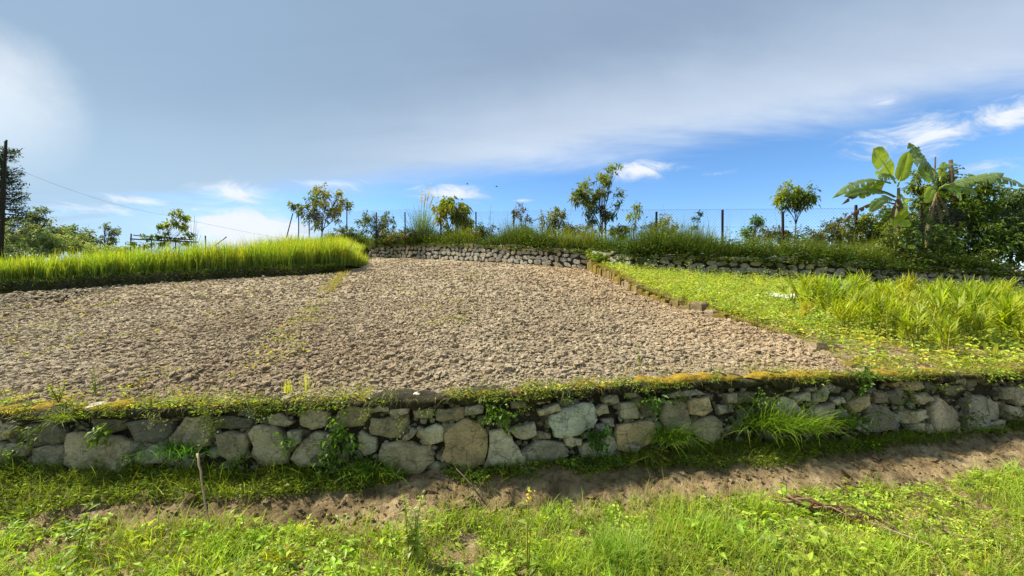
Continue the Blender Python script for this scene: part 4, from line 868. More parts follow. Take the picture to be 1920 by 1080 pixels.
tree('sapling', 'small dark sapling with a narrow crown standing alone between two posts', 'tree', tb(1309, 14.9), [(1306, 408, 7, 9, 0), (1309, 423, 7, 8, 0)], 14.9, .012, 26, 7, .10, .045, [(.04, .08, .025)])
weed('weed_clump', 'clump of rust tinged weeds at the foot of a fence post', 'weed', tb(1368, 14.9), [.75, .7, .68, .66, .62, .6, .5, .72, .64], .45, 16, .14, .045, (.24, .15, .08), sr=.008, rises=.45)
tree('shrub', 'upright fresh green shrub midway between two right hand posts', 'shrub', tb(1414, 14.7), [(1415, 425, 14, 14, 0), (1420, 412, 8, 8, 0), (1408, 440, 18, 14, 0)], 14.7, .02, 90, 8, .13, .05, [(.09, .19, .03)])
tree('sapling', 'umbrella crowned sapling with bare forked stems beside the banana plants', 'tree', tb(1487, 14.7), [(1482, 358, 20, 14, 0), (1502, 366, 26, 13, 1), (1468, 374, 17, 13, 0), (1525, 368, 11, 7, 1), (1505, 384, 9, 8, 2), (1490, 376, 20, 12, 1)], 14.7, .022, 150, 11, .18, .05, [(.17, .22, .025), (.08, .13, .025), (.26, .25, .05)], shell=.25, fork=.62)
tree('shrub', 'wide low mound of yellowish scrub left of the banana plants', 'shrub', tb(1560, 14.5), [(1560, 440, 50, 22, 0), (1590, 430, 30, 22, 0), (1525, 452, 30, 16, 1)], 14.5, .02, 420, 8, .11, .035, [(.17, .18, .035), (.12, .14, .03)])

for px, Y, lab, lobes in ((655, 22.8, 'low dark bush at the foot of the golden young tree', [(655, 436, 20, 12, 0), (630, 440, 22, 10, 1)]), (745, 20.6, 'low brownish bush left of the plume grass', [(742, 441, 24, 10, 1), (765, 437, 14, 12, 0)]),
        (905, 18.4, 'low dark bush under the leftmost tall weeds', [(905, 432, 26, 14, 0), (885, 438, 16, 10, 1)]), (1075, 16.4, 'low bush at the foot of the tallest sapling', [(1078, 432, 26, 14, 1), (1105, 430, 16, 16, 0)]), (1165, 15.6, 'low dark bush between tallest sapling and slender pale sapling', [(1160, 436, 18, 12, 0)]), (1440, 14.6, 'low brown green bush before the umbrella crowned sapling', [(1445, 438, 26, 12, 1), (1470, 442, 20, 12, 0)])):
    tree('low_bush', lab, 'bush', tb(px, Y), lobes, Y, .02, 130, 8, .11, .045, [(.07, .10, .025), (.12, .12, .03)], group='low bushes along the fence', shell=.2)
# ------------------------------------------------------------------ bananas
def banana_leaf(parent, base, tip, sag, width, col, tears=6, twist=0.0, petiole=.15, face=None, name='leaf', seed=0):
    rg = np.random.default_rng(seed); base, tip = np.asarray(base), np.asarray(tip); L = np.linalg.norm(tip-base); n = 22
    ctrl = (base+tip)/2+np.array([0, 0, sag*L*2]); t = np.linspace(0, 1, n)[:, None]; mid = (1-t)**2*base+2*t*(1-t)*ctrl+t**2*tip
    tg = unit(np.gradient(mid, axis=0)); f = np.array([.1, -1, .35]) if face is None else np.array(face, float); sv = unit(np.cross(tg, f)); nv = np.cross(sv, tg)
    g = Geo(); tube(g, mid, np.linspace(.026, .004, n)*min(1, L/1.2), np.array(col)*np.array([1.5, 1.3, 1.2]), 5)
    u = t[:, 0]; w = width/2*np.clip((u-petiole)/.16, 0, 1)**.6*np.clip((1.0-u)/.22, 0, 1)**.55
    for sgn in (-1, 1):
        cuts = set(rg.choice(np.arange(4, n-3), size=min(tears, n-8), replace=False)) if tears else set()
        seg = []; cur = [0]
        for i in range(1, n):
            if i in cuts: seg.append(cur+[i]); cur = [i]
            else: cur.append(i)
        seg.append(cur)
        for sgm in seg:
            if len(sgm) < 2: continue
            dr = rg.normal(0, .2 if tears > 4 else .1)+(.32 if tears > 4 else .06); idx = np.array(sgm); sh = rg.normal(0, .05)
            k = len(idx); inner = mid[idx]; wi = w[idx]*(1-.12*rg.random()) ; ww = wi[:, None]
            m1 = inner+sgn*sv[idx]*ww*.55+nv[idx]*ww*.16; m2 = inner+sgn*sv[idx]*ww*(1-.25*abs(dr))+nv[idx]*ww*.05+np.array([0, 0, -1])*ww*max(dr, 0)*1.3+tg[idx]*ww*(.18+sh)
            if len(seg) > 1 and k > 2: sq = np.ones((k, 1)); sq[0] = sq[-1] = .96; m2 = inner+(m2-inner)*sq+((inner.mean(0)-inner)*(.32 if tears > 4 else .1)); m1 = m1+((inner.mean(0)-inner)*(.16 if tears > 4 else .04))
            V = np.concatenate([inner+nv[idx]*.004, m1, m2]); i = np.arange(k-1)
            cc = np.array(col)*np.exp(rg.normal(0, .06)); g.add(V, np.concatenate([np.stack([i, i+1, k+i+1, k+i], 1), np.stack([k+i, k+i+1, 2*k+i+1, 2*k+i], 1)]), cc)
    return g.build(name, M['gloss_leaf'], parent, smooth=True, loc=base)
BY = 13.1
def cp(x, y, Y=BY): return at(1540+x/4.695, 250+y/4.695, Y)
def banana(label, foot_px, pts, rad, Y):
    b = tb(foot_px, Y); t = thing('banana_plant', b, label, 'banana plant', None); g = Geo(); pl = np.array([b]+[cp(x, y, Y) for x, y in pts]); tt_ = np.linspace(0, len(pl)-1, 10); ln = np.stack([np.interp(tt_, np.arange(len(pl)), pl[:, j]) for j in range(3)], 1)
    tube(g, ln, np.linspace(rad, rad*.45, 10), (1, 1, 1), 8); g.build('pseudostem', M['trunk_banana'], t, smooth=True, loc=b); return t
YL, GL, BLG = (.26, .36, .03), (.16, .26, .035), (.15, .23, .09)
bp = banana('banana plant with broad upright fresh leaves, left one of the pair', 1690, [(665, 760), (680, 610), (680, 480)], .085, BY)
for k, (a, b_, sg, w_, c, te, face, y2) in enumerate((((655, 440), (455, 135), .03, .80, YL, 1, (.15, -1, .2), 12.9), ((672, 470), (765, 160), .0, .40, YL, 0, (-.35, -1, .1), 13.1), ((610, 440), (92, 578), .13, .30, BLG, 8, (.1, -.75, .75), 12.8),
        ((600, 430), (330, 565), .12, .40, YL, 2, (.2, -1, .25), 13.2), ((640, 560), (195, 560), .10, .30, GL, 3, (.2, -1, .5), 12.6), ((640, 380), (470, 350), .05, .4, GL, 3, (.0, -.7, .8), 13.3), ((650, 400), (500, 400), .1, .35, BLG, 5, (.2, -.8, .6), 12.7),
        ((660, 600), (420, 690), .14, .3, GL, 4, (.2, -.8, .5), 12.5), ((690, 600), (800, 590), .12, .3, YL, 2, (0, -.8, .6), 12.8), ((660, 560), (760, 690), .25, .3, GL, 6, (0, -.9, .4), 13.4))):
    banana_leaf(bp, cp(*a), cp(*b_, y2), sg, w_, c, te, face=face, seed=k+1)
banana_leaf(bp, cp(650, 560), cp(175, 632, 12.7), .16, .16, (.10, .06, .03), 9, face=(0, -.8, .6), seed=77)['label'] = 'withered brown leaf'
banana_leaf(bp, cp(640, 620), cp(200, 780, 12.7), .12, .14, (.09, .055, .03), 9, face=(0, -.8, .6), seed=78)['label'] = 'withered dark leaf'
banana_leaf(bp, cp(560, 640), cp(430, 690, 12.8), .08, .18, (.42, .26, .03), 2, face=(0, -1, .3), seed=79)['label'] = 'yellowed leaf'
bp0 = bp; bp = banana('banana plant with tattered arching leaves, right one of the pair', 1736, [(930, 860), (975, 680), (995, 600), (1015, 520)], .075, BY+.25)
for k, (a, b_, sg, w_, c, te, face, y2) in enumerate((((1020, 500), (765, 82), .06, .36, BLG, 11, (-.25, -1, .1), 13.2), ((1000, 330), (800, 245), .12, .42, BLG, 10, (.1, -.9, .6), 13.0), ((1005, 320), (1192, 268), .03, .24, BLG, 8, (0, -.6, .8), 13.4), ((1000, 420), (890, 340), .0, .45, GL, 4, (0, -1, .2), 13.0),
        ((1060, 470), (1615, 350), .02, .36, BLG, 8, (0, -.8, .6), 12.7), ((1300, 400), (1790, 470), .12, .34, BLG, 9, (.0, -.8, .6), 12.6), ((1040, 480), (1380, 540), .12, .4, GL, 6, (0, -.8, .5), 13.0), ((1005, 440), (905, 250), .04, .3, YL, 2, (.1, -1, .2), 13.1), ((1040, 420), (1085, 250), .02, .24, YL, 2, (-.2, -1, .1), 13.3), ((1010, 500), (920, 620), .3, .3, YL, 4, (0, -.9, .4), 13.0), ((1030, 500), (1240, 590), .2, .36, GL, 6, (0, -.9, .4), 13.5))):
    banana_leaf(bp, cp(*a), cp(*b_, y2), sg, w_, c, te, face=face, seed=k+21)
for k, (a, b_) in enumerate((((690, 560), (720, 760)), ((665, 580), (600, 800)), ((700, 620), (760, 830)))): banana_leaf(bp0, cp(*a, 13.0), cp(*b_, 12.9), .05, .13, (.11, .075, .035), 9, face=(0, -1, .2), seed=k+100)['label'] = 'dead brown leaf hanging by the stem'
for k, (a, b_) in enumerate((((1010, 560), (1060, 800)), ((990, 600), (930, 800)), ((1030, 540), (1120, 720)))): banana_leaf(bp, cp(*a, 13.2), cp(*b_, 13.1), .05, .13, (.11, .075, .035), 9, face=(0, -1, .2), seed=k+110)['label'] = 'dead brown leaf hanging by the stem'
b = tb(1680, 12.75); sp_ = thing('banana_sucker', b, 'small young banana shoot with two pale leaves below the left banana plant', 'banana plant'); g = Geo(); tube(g, np.stack([b, cp(645, 850, 12.75), cp(650, 780, 12.75)]), np.array([.03, .024, .015]), (1.5, 1.6, 1.2), 6); g.build('pseudostem', M['trunk_banana'], sp_, smooth=True, loc=b)
for k, (a, b_) in enumerate((((645, 790), (755, 665)), ((650, 800), (795, 795)), ((650, 820), (600, 760)))): banana_leaf(sp_, cp(*a, 12.75), cp(*b_, 12.6), .03, .26, YL, 0, face=(.1, -1, .3), petiole=.05, seed=k+50)
b = tb(1705, 12.5); sp_ = thing('banana_sucker', b, 'tiny bright shoot low in the scrub, between banana stems and wall top', 'banana plant'); g = Geo(); tube(g, np.stack([b, cp(755, 1050, 12.5), cp(755, 1010, 12.5)]), np.array([.02, .016, .01]), (1.5, 1.6, 1.2), 6); g.build('pseudostem', M['trunk_banana'], sp_, smooth=True, loc=b)
for k, (a, b_) in enumerate((((755, 1015), (645, 955)), ((755, 1010), (830, 995)))): banana_leaf(sp_, cp(*a, 12.5), cp(*b_, 12.4), .04, .14, YL, 0, face=(.1, -1, .3), petiole=.05, seed=k+60)
# dark thicket round the bananas
DS = [(.085, .14, .03), (.14, .20, .04), (.105, .165, .075)]
for lab, px, Y, lobes, n in (('dark leafy bush behind and below the left banana plant', 1660, 14.0, [(1640, 425, 40, 28, 1), (1672, 410, 24, 34, 0), (1620, 445, 40, 26, 0), (1660, 455, 44, 26, 0)], 520),
        ('dark dense bush between and behind the two banana stems', 1745, 14.6, [(1725, 345, 22, 25, 1), (1740, 395, 40, 40, 0), (1775, 340, 26, 26, 0), (1770, 390, 36, 40, 1), (1745, 440, 50, 34, 0), (1740, 470, 60, 24, 0)], 900),
        ('tall dark bush right of the banana plants, under the long arching leaf', 1828, 14.2, [(1815, 360, 32, 28, 1), (1800, 400, 34, 34, 0), (1840, 395, 34, 34, 0), (1825, 440, 50, 34, 0), (1830, 470, 56, 26, 0)], 900),
        ('last dark bush of the thicket, beyond the bluish one', 2000, 14.8, [(1990, 400, 40, 36, 0), (2030, 430, 44, 34, 1), (1985, 455, 50, 30, 0)], 420),
        ('bluish dark bush at the right edge of the thicket', 1895, 14.4, [(1890, 370, 36, 30, 2), (1925, 400, 40, 40, 2), (1875, 410, 34, 34, 0), (1900, 445, 50, 34, 0), (1900, 475, 60, 26, 0)], 900)):
    tree('thicket_bush', lab, 'bush', tb(px, Y), lobes, Y, .04, int(n*.72), 9, .155, .065, DS, group='dark thicket around the banana plants', shell=.2, spray=1.2)
tree('thicket_bush', 'lighter leafy vine in front of the two banana stems', 'bush', tb(1715, 12.8), [(1700, 440, 26, 26, 0), (1665, 445, 28, 22, 1), (1745, 440, 26, 30, 0), (1720, 410, 16, 22, 1), (1770, 455, 34, 22, 0)], 12.75, .02, 190, 8, .12, .055, [(.08, .135, .03), (.12, .17, .03)], group='dark thicket around the banana plants', shell=.2, spray=1.2)
for px, py, Y, r_, ln_, lab in ((1783, 300, 14.2, .055, (1792, 440), 'thick weathered wooden post rising out of the thicket by the right banana plant'), (1754, 294, 14.3, .022, (1748, 420), 'thin dark pole leaning up behind the right banana plant')):
    g = Geo(); a = at(px, py, Y); b = at(*ln_, Y); b2 = tb(ln_[0], Y); k = 6; tt_ = np.linspace(0, 1, k)[:, None]
    tube(g, b2*(1-tt_)+a*tt_+R.normal(0, .008, (k, 3)), np.linspace(r_*1.1, r_, k), (.42, .36, .33), 8); tag(g.build('wooden_post', M['wood'], smooth=True, loc=b2), lab, 'post')

# ------------------------------------------------------------------ far left: pole, wire, trees, trellis
def far_ground(px, Y): x = (px-960)/F*Y; return np.array([x, Y, 2.35])
PY = 19.5; b = np.array([*at(1, 490, PY)[:2], 2.3]); a = at(11, 265, PY); up_ = thing('utility_pole', b, 'tall slim dark utility pole at the left edge of the rice', 'utility pole'); g = Geo(); tt_ = np.linspace(0, 1, 8)[:, None]
tube(g, b*(1-tt_)+a*tt_, np.linspace(.085, .055, 8), (.5, .45, .42), 8); g.build('shaft', M['bark'], up_, smooth=True, loc=b)
g = Geo(); tube(g, np.stack([a-np.array([.06, 0, .06]), a+np.array([.02, 0, .0]), a+np.array([.04, 0, .07])]), .035, (.4, .4, .4), 6); g.build('insulator', M['rust'], up_, smooth=True, loc=a)
g = Geo(); A = at(10.5, 308, PY-.06); B = at(312, 404, 26.0); Cc = at(760, 470, 60); tt_ = np.linspace(0, 1, 24)[:, None]; w1_ = A*(1-tt_)+B*tt_-np.array([0, 0, .28])*(4*tt_*(1-tt_)); tube(g, w1_, .0042, (1, 1, 1), 4); tube(g, B*(1-tt_)+Cc*tt_-np.array([0, 0, .6])*(4*tt_*(1-tt_)), .006, (1, 1, 1), 4)
tag(g.build('overhead_wire', M['wire'], loc=A), 'single overhead wire sagging from the pole across the sky', 'wire')
FG_HAZE = [(.16, .21, .14), (.19, .245, .13), (.12, .165, .125)]  # far greens, paled and greyed to put distance haze into the leaf colour
def conifer():
    Y = 30; b = far_ground(2, Y); t = thing('conifer_tree', b, 'dark layered conifer behind the utility pole', 'tree'); gt = Geo(); gl = Geo(); top_ = at(4, 285, Y)
    tube(gt, np.stack([b, (b+top_)/2, top_]), np.array([.22, .14, .03]), (1, 1, 1), 7)
    for h in np.linspace(.42, 1.0, 15):
        c = b*(1-h)+top_*h; Lb = 1.75*(1.25-h)**.7*R.uniform(.8, 1.15)
        for k in range(7):
            a = R.uniform(0, 2*PI); e = c+np.array([math.cos(a)*Lb, math.sin(a)*Lb, R.uniform(-.05, .35)]); tube(gt, np.stack([c, (c+e)/2-np.array([0, 0, .08]), e]), np.array([.04, .025, .01]), (1, 1, 1), 4)
            n = 42; u = R.uniform(.35, 1.05, n)[:, None]; p = c*(1-u)+e*u+R.normal(0, .09, (n, 3)); d = unit(R.normal(0, 1, (n, 3))+np.array([math.cos(a), math.sin(a), .5])); leaves(gl, p, d, .24, .07, vary((.03, .055, .04), n, .25), .05)
    gt.build('trunk', M['bark'], t, smooth=True, loc=b); gl.build('crown', M['leaf'], t, loc=b)
conifer()
for nm, lab, px, Y, lobes, n, L_ in (('far_bush', 'big dark rounded bush beside the utility pole', 35, 33, [(20, 430, 34, 26, 2), (45, 448, 46, 30, 0), (10, 460, 40, 30, 2)], 420, .26),
    ('far_tree', 'open crowned thin tree rising above the far left bushes', 70, 35, [(68, 398, 16, 13, 2), (76, 412, 16, 12, 2), (60, 415, 14, 10, 2)], 90, .24),
    ('far_bush', 'light green bush in front of the far left bushes', 70, 30, [(65, 455, 40, 16, 1), (95, 462, 36, 16, 1)], 330, .22),
    ('far_bush', 'mid green bush with brownish top between thin tree and sparse bushes', 103, 36, [(95, 432, 24, 18, 0), (120, 448, 28, 22, 0), (85, 445, 26, 24, 2)], 330, .26),
    ('far_tree', 'sparse tree coloured grey green for haze in the middle of the far left bushes', 155, 38, [(150, 438, 24, 14, 2), (165, 452, 24, 16, 0), (130, 450, 20, 14, 0)], 210, .26),
    ('far_tree', 'thin airy tree last before the gap of sky on the far left', 196, 38, [(195, 430, 22, 9, 2), (205, 440, 18, 9, 2), (190, 452, 22, 12, 0)], 80, .24),
    ('far_bush', 'low hedge like bush just above the rice left of the trellis', 190, 33, [(160, 468, 40, 12, 1), (205, 470, 40, 10, 1), (235, 474, 24, 8, 0)], 300, .22),
    ('far_bush', 'low dark bush at the left end above the rice', 25, 27, [(20, 476, 50, 14, 2), (-20, 466, 40, 24, 0)], 260, .2)):
    tree(nm, lab, 'tree' if 'tree' in nm else 'bush', far_ground(px, Y), lobes, Y, .07, n, 8, L_, .11, FG_HAZE, group='trees and bushes far left', shell=.25)
# trellis with creeper
TY = 19.5; b = np.array([*at(300, 480, TY)[:2], 2.2]); tr = thing('pole_trellis', b, 'rickety pole trellis standing behind the rice under a creeper', 'trellis')
for x0, y0, x1, y1, r_ in ((243, 480, 246, 438, .028), (385, 478, 385, 442, .028), (244, 448, 372, 454, .03), (250, 441, 366, 450, .024), (283, 480, 284, 448, .02), (330, 480, 329, 450, .02), (364, 480, 364, 452, .02)):
    g = Geo(); p0, p1 = at(x0, y0, TY+R.uniform(-.1, .1)), at(x1, y1, TY+R.uniform(-.1, .1)); p0[2] = 2.2 if y0 > 470 else p0[2]; tube(g, np.stack([p0, (p0+p1)/2+R.normal(0, .01, 3), p1]), r_, (.45, .4, .36), 6); g.build('pole', M['bark'], tr, smooth=True, loc=p0)
tree('creeper', 'leafy creeper climbing over the pole trellis into a hooked mound', 'creeper', np.array([*at(290, 480, TY+.2)[:2], 2.2]), [(330, 412, 20, 17, 1), (322, 425, 14, 14, 1), (306, 440, 14, 12, 0), (290, 455, 16, 9, 0), (262, 456, 18, 9, 0), (346, 435, 12, 16, 1), (352, 452, 12, 8, 2), (318, 452, 12, 8, 2)], TY+.1, .02, 150, 8, .15, .075, [(.10, .16, .035), (.17, .22, .04), (.10, .10, .04)], shell=.3)
b = np.array([*at(362, 480, TY+.6)[:2], 2.2]); t = thing('dead_sapling', b, 'bare leafless sapling at the right end of the trellis', 'dead tree'); g = Geo()
for tx_, ty_ in ((365, 404), (358, 420), (372, 430), (377, 440), (352, 430), (368, 415)):
    e = at(tx_, ty_, TY+.6); m_ = b*.4+e*.6+np.array([(R.random()-.5)*.25, 0, -.1]); tube(g, np.stack([b, m_, e]), np.array([.02, .012, .005]), (.7, .6, .5), 5)
g.build('trunk', M['bark'], t, smooth=True, loc=b)
g = Geo(); a, b = at(396, 466, TY-.5), at(425, 444, TY-.5); a = a-(b-a)*.9; tube(g, np.stack([a, (a+b)/2, b]), .022, (.8, .8, .85), 6); tag(g.build('leaning_stick', M['bark'], smooth=True, loc=a), 'bare stick leaning out of the rice right of the trellis', 'stick')
g = Geo(); a = at(578, 482, 14.9); b = at(578, 457, 14.9); a[2] -= .6; tube(g, np.stack([a, (a+b)/2, b]), .02, (.4, .4, .4), 6); tag(g.build('marker_stake', M['bark'], smooth=True, loc=a), 'short dark stake standing in the rice near its right end', 'stake')
# two birds
for px, py, lab in ((876, 345, 'small dark bird gliding in the sky, nearer the plume grass'), (931, 350, 'small dark bird gliding in the sky, above the tall weeds')):
    Y = 60; c = at(px, py, Y); bd = thing('bird', c, lab, 'bird', 'birds gliding above the fence'); g = Geo(); tube(g, c+np.array([[-.17, 0, 0], [-.08, 0, .0], [.06, 0, .01], [.15, 0, .02], [.2, 0, .02]]), np.array([.012, .03, .045, .03, .008]), (1, 1, 1), 6); g.build('body', M['feather'], bd, smooth=True, loc=c)
    for sg in (-1, 1):
        g = Geo(); w0 = c+np.array([0, 0, .02]); V = np.array([w0+np.array([.07, 0, 0]), w0+np.array([-.06, 0, 0]), w0+np.array([.06, sg*.16, .07]), w0+np.array([-.05, sg*.15, .06]), w0+np.array([-.06, sg*.36, .02])]); V2 = V-np.array([0, 0, .008]); g.add(np.concatenate([V, V2]), [[0, 1, 2], [1, 3, 2], [2, 3, 4], [5, 7, 6], [6, 7, 8], [7, 9, 8]]); g.build('wing', M['feather'], bd, loc=w0)

# ------------------------------------------------------------------ right hand green plot
g = Geo(); n = 14500; Y = 4.6+R.random(n)**.8*8.6; X = np.where(Y < kerb[-1, 1], kerb[-1, 0], kerbX(Y))+.12+R.random(n)*(1.5*Y-1.0); k = (Y < rwY(X)-.05) & (Y > wallY(X)+.1) & (X < 1.28*Y+1.3); X, Y = X[k], Y[k]; z = plot_z(X, Y)
px, py = proj(np.stack([X, Y, z], 1)); lush = np.clip((Y-5.6)/1.2, 0, 1); k = R.random(len(X)) < .6+.4*lush; X, Y, z, lush = X[k], Y[k], z[k], lush[k]
hh = (.05+.07*lush)*(1+.8*fbm(X*1.2, Y*1.2, 83, 3)); c0 = (.20, .32, .045)
for lo, hi in ((0, .33), (.33, .66), (.66, 1.0)):
    sel = (np.arange(len(X))/len(X) >= lo) & (np.arange(len(X))/len(X) < hi)
    sprigs(g, np.stack([X, Y, z], 1)[sel], 8, .04, float(np.mean(hh)), .055, .026, ((.29, .37, .075), (.23, .33, .07), (.33, .38, .07))[int(lo*3.1)], .22)
n = 5600; Y = R.uniform(5.8, 13.0, n); X = kerbX(Y)+.2+R.random(n)*(1.1*Y-1.5); k = (Y < rwY(X)-.02) & (X < 1.28*Y); X, Y = X[k], Y[k]
sprigs(g, np.stack([X, Y, plot_z(X, Y)], 1), 8, .03, .2, .05, .02, (.29, .37, .10), .2)
tag(g.build('green_crop', M['leaf']), 'light green low leafy crop covering the right hand plot', 'crop', kind='stuff')
n = 5000; Y = R.uniform(4.8, 14, n); g = Geo(); X = np.where(Y < kerb[-1, 1], kerb[-1, 0], kerbX(Y))+R.normal(.02, .07, n); z = plot_z(X, Y); c = vary((.22, .23, .04), n, .3, .25)
blades(g, np.stack([X, Y, z], 1), R.uniform(.03, .12, n), .006, R.uniform(0, 1.1, n), R.uniform(0, 2*PI, n), R.uniform(.2, 1.4, n), c*.7, c, 3)
n = 1500; Y = R.uniform(13.0, 14.4, n); X = kerbX(Y)+R.uniform(0, .9, n); sprigs(g, np.stack([X, Y, plot_z(X, Y)+.1], 1), 8, .06, .16, .06, .03, (.12, .18, .03), .3)
tag(g.build('edging_grass', M['leaf']), 'fringe of small grass along the mossy block edging', 'grass', kind='stuff')
# ginger plants
def ginger(base, h, stems, col, label, group):
    h = h*.64; stems += 4
    base = np.asarray(base, float); t = thing('ginger_plant', base, label, 'ginger plant', group); gs = Geo(); gl = Geo()
    for _ in range(stems):
        a = R.uniform(0, 2*PI); ln_ = abs(R.normal(0, .32)); hs_ = h*R.uniform(.7, 1.1); b0 = base+np.array([*R.normal(0, .06, 2), -.02]); tip = b0+np.array([math.cos(a)*ln_*hs_*1.2, math.sin(a)*ln_*hs_*.8, hs_*.92]); mid = (b0+tip)/2+np.array([0, 0, .09*h])
        tt_ = np.linspace(0, 1, 7)[:, None]; st = (1-tt_)**2*b0+2*tt_*(1-tt_)*mid+tt_**2*tip; tube(gs, st, np.linspace(.008, .004, 7), vary((.30, .33, .09), 1, .12)[0], 5)
        n = 13; u = np.linspace(.35, 1, n); p = np.stack([np.interp(u, tt_[:, 0], st[:, j]) for j in range(3)], 1); pl = R.uniform(0, PI); sg = np.where(np.arange(n) % 2 == 0, 1, -1)
        axis = unit(tip-b0); side_ = unit(np.cross(axis, np.array([math.cos(pl), math.sin(pl), .1]))); d = unit(side_*sg[:, None]*(1.15-.75*u)[:, None]+axis*(.55+.7*u)[:, None]+R.normal(0, .12, (n, 3)))
        m = n; c = vary(col, m, .14, .08)
        # long blades bend over at the tip
        L_ = h*.46*R.uniform(.75, 1.15, n)*np.where(u > .9, .9, 1)
        lean_ = np.arccos(np.clip(d[:, 2], -1, 1)); az_ = np.arctan2(d[:, 1], d[:, 0])
        blades(gl, p, L_, h*.052*R.uniform(.8, 1.2, n), lean_, az_, R.uniform(.1, .75, n), c*.85, c, 4)
    gs.build('stem', M['stem'], t, smooth=True, loc=base); gl.build('foliage', M['grass'], t, loc=base)
GC, GYc = (.27, .345, .035), (.36, .35, .05)
def onplot(px, py): p = onto(px, py, zr, 3, 20); p[2] = float(plot_z(p[0], p[1])); return p
named = [(1497, 607, .52, 5, GYc, 'small yellowing ginger plant beside the white sheet'), (1540, 612, .42, 4, GC, 'short thin ginger plant second from the white sheet'), (1588, 622, .70, 7, (.30, .36, .025), 'yellow tipped ginger plant at the left front of the bed'), (1641, 630, .80, 8, GC, 'tall fan shaped ginger plant in the left front of the bed'),
  (1718, 652, .70, 7, GC, 'leafy ginger plant in the middle front, bare stems showing at its foot'), (1768, 664, .66, 7, GC, 'frontmost ginger plant with stems bunched close to the camera side'), (1795, 640, .85, 8, GC, 'tall ginger plant just behind the frontmost one'), (1890, 645, .95, 9, (.26, .35, .025), 'big ginger plant at the right edge behind the pale leaf weed'), (1845, 612, 1.0, 9, GC, 'tallest dense ginger plant right of the middle')]
for px, py, h, st, c, lab in named: ginger(onplot(px, py), h, st, c, lab, 'ginger plants in the yellow green bed')
for px, py in ((1610, 600), (1560, 592), (1668, 606), (1700, 615), (1740, 622), (1690, 592), (1730, 596), (1770, 600), (1815, 588), (1860, 585), (1900, 592), (1640, 588), (1790, 578), (1835, 572), (1885, 570), (1750, 580), (1930, 620), (1960, 600), (1940, 575), (1990, 630), (1710, 632), (1830, 640), (1520, 596), (1555, 606), (1570, 582), (1615, 612), (1600, 578), (1650, 612), (1680, 628), (1745, 640), (1815, 622), (1865, 622), (1905, 612), (1920, 655), (1950, 650), (1530, 580), (1660, 576), (1705, 572), (1765, 566), (2050, 600), (2080, 640), (2130, 620), (2010, 590), (2060, 660), (2180, 650)):
    where = 'at the right edge' if px > 1880 else 'back row near the rubble wall' if py < 590 else 'in the left half of the middle rows' if px < 1720 else 'in the right half of the middle rows'
    ginger(onplot(px+R.normal(0, 6), py), R.uniform(.6, .98), int(R.integers(5, 10)), (GC, GC, (.22, .32, .03), (.32, .35, .04))[int(R.integers(4))], 'ginger plant of the crowded yellow bed, '+where, 'ginger plants in the yellow green bed')
# white sheet
c = onplot(1472, 566); g = Geo(); n = 14; u, v = np.meshgrid(np.linspace(-1, 1, n), np.linspace(-1, 1, n)); xx = c[0]+u*.26+.05*v; yy = c[1]+v*.22*(1-.3*u); zz3 = plot_z(xx, yy)+.10+.05*fbm(xx*9, yy*9, 5, 3)+.02; i = np.arange(n-1)[:, None]*n+np.arange(n-1)[None]; ft = np.stack([i, i+1, i+n+1, i+n], -1).reshape(-1, 4)
g.add(np.stack([xx, yy, zz3], -1).reshape(-1, 3), ft); g.add(np.stack([xx, yy, zz3-.006], -1).reshape(-1, 3), ft[:, ::-1]); tag(g.build('plastic_sheet', M['plastic'], smooth=True, loc=c), 'crumpled white plastic sheet lying in the green plot', 'sheet')
# pale broad-leaved weed near the wall
b = onplot(1862, 672); t = thing('broadleaf_weed', b, 'weed with one pale yellow broad leaf in front of the ginger bed', 'weed')
for k, (dx_, dz_, w_, c) in enumerate(((.01, .2, .075, (.42, .46, .10)), (-.14, .17, .05, YL), (.12, .08, .05, GL), (-.05, .10, .05, YL))): banana_leaf(t, b+np.array([0, 0, .0]), b+np.array([dx_, -.02, dz_]), .03, w_, c, 0, face=(.1, -1, .2), petiole=.05, seed=90+k)

# ------------------------------------------------------------------ plants growing from the wall
def wallplant(px, py, n, spread_px, L, Wd, col, label, name='wall_plant', cat='plant', hang=0.0, dens=.5):
    c = on_wall(px, py); c[1] -= .02+.1*0; c[1] += .1*(c[2]-.3); t = thing(name, c, label, cat); gl = Geo(); gs = Geo(); rx, rz = spread_px[0]/F*c[1], spread_px[1]/F*c[1]
    ns = max(4, n//12)
    for _ in range(ns):
        e = c+np.array([R.normal(0, rx*.6), -R.uniform(.03, .12), R.normal(0, rz*.6)-hang*rz]); m_ = (c+e)/2+np.array([0, -.05, .03]); tt_ = np.linspace(0, 1, 5)[:, None]; ln = (1-tt_)**2*c+2*tt_*(1-tt_)*m_+tt_**2*e; tube(gs, ln, np.linspace(.003, .0015, 5), (.10, .12, .04), 4)
        k = 12; u = R.uniform(.3, 1.05, k)[:, None]; p = np.stack([np.interp(u[:, 0], tt_[:, 0], ln[:, j]) for j in range(3)], 1)+R.normal(0, .022, (k, 3)); d = unit(R.normal(0, .6, (k, 3))+np.array([0, -.7, .1-hang*.3])+(p-c)*3)
        leaves(gl, p, d, L*R.uniform(.6, 1.2, k), Wd*R.uniform(.7, 1.2, k), vary(col, k, .2, .1), .25, wide=.4)
    gs.build('stem', M['stem'], t, smooth=True, loc=c); gl.build('foliage', M['leaf'], t, loc=c)
VG = (.11, .22, .025)
wallplant(640, 800, 150, (30, 50), .045, .032, VG, 'bright leafy vine hanging down the wall face left of centre', hang=.4)
wallplant(622, 840, 80, (22, 40), .045, .032, (.09, .18, .025), 'lower trailing vine touching the bank grass left of centre', hang=.4)
wallplant(930, 772, 150, (38, 24), .042, .030, VG, 'round leaved plant on the wall top, left of the blue grey slab', hang=.3)
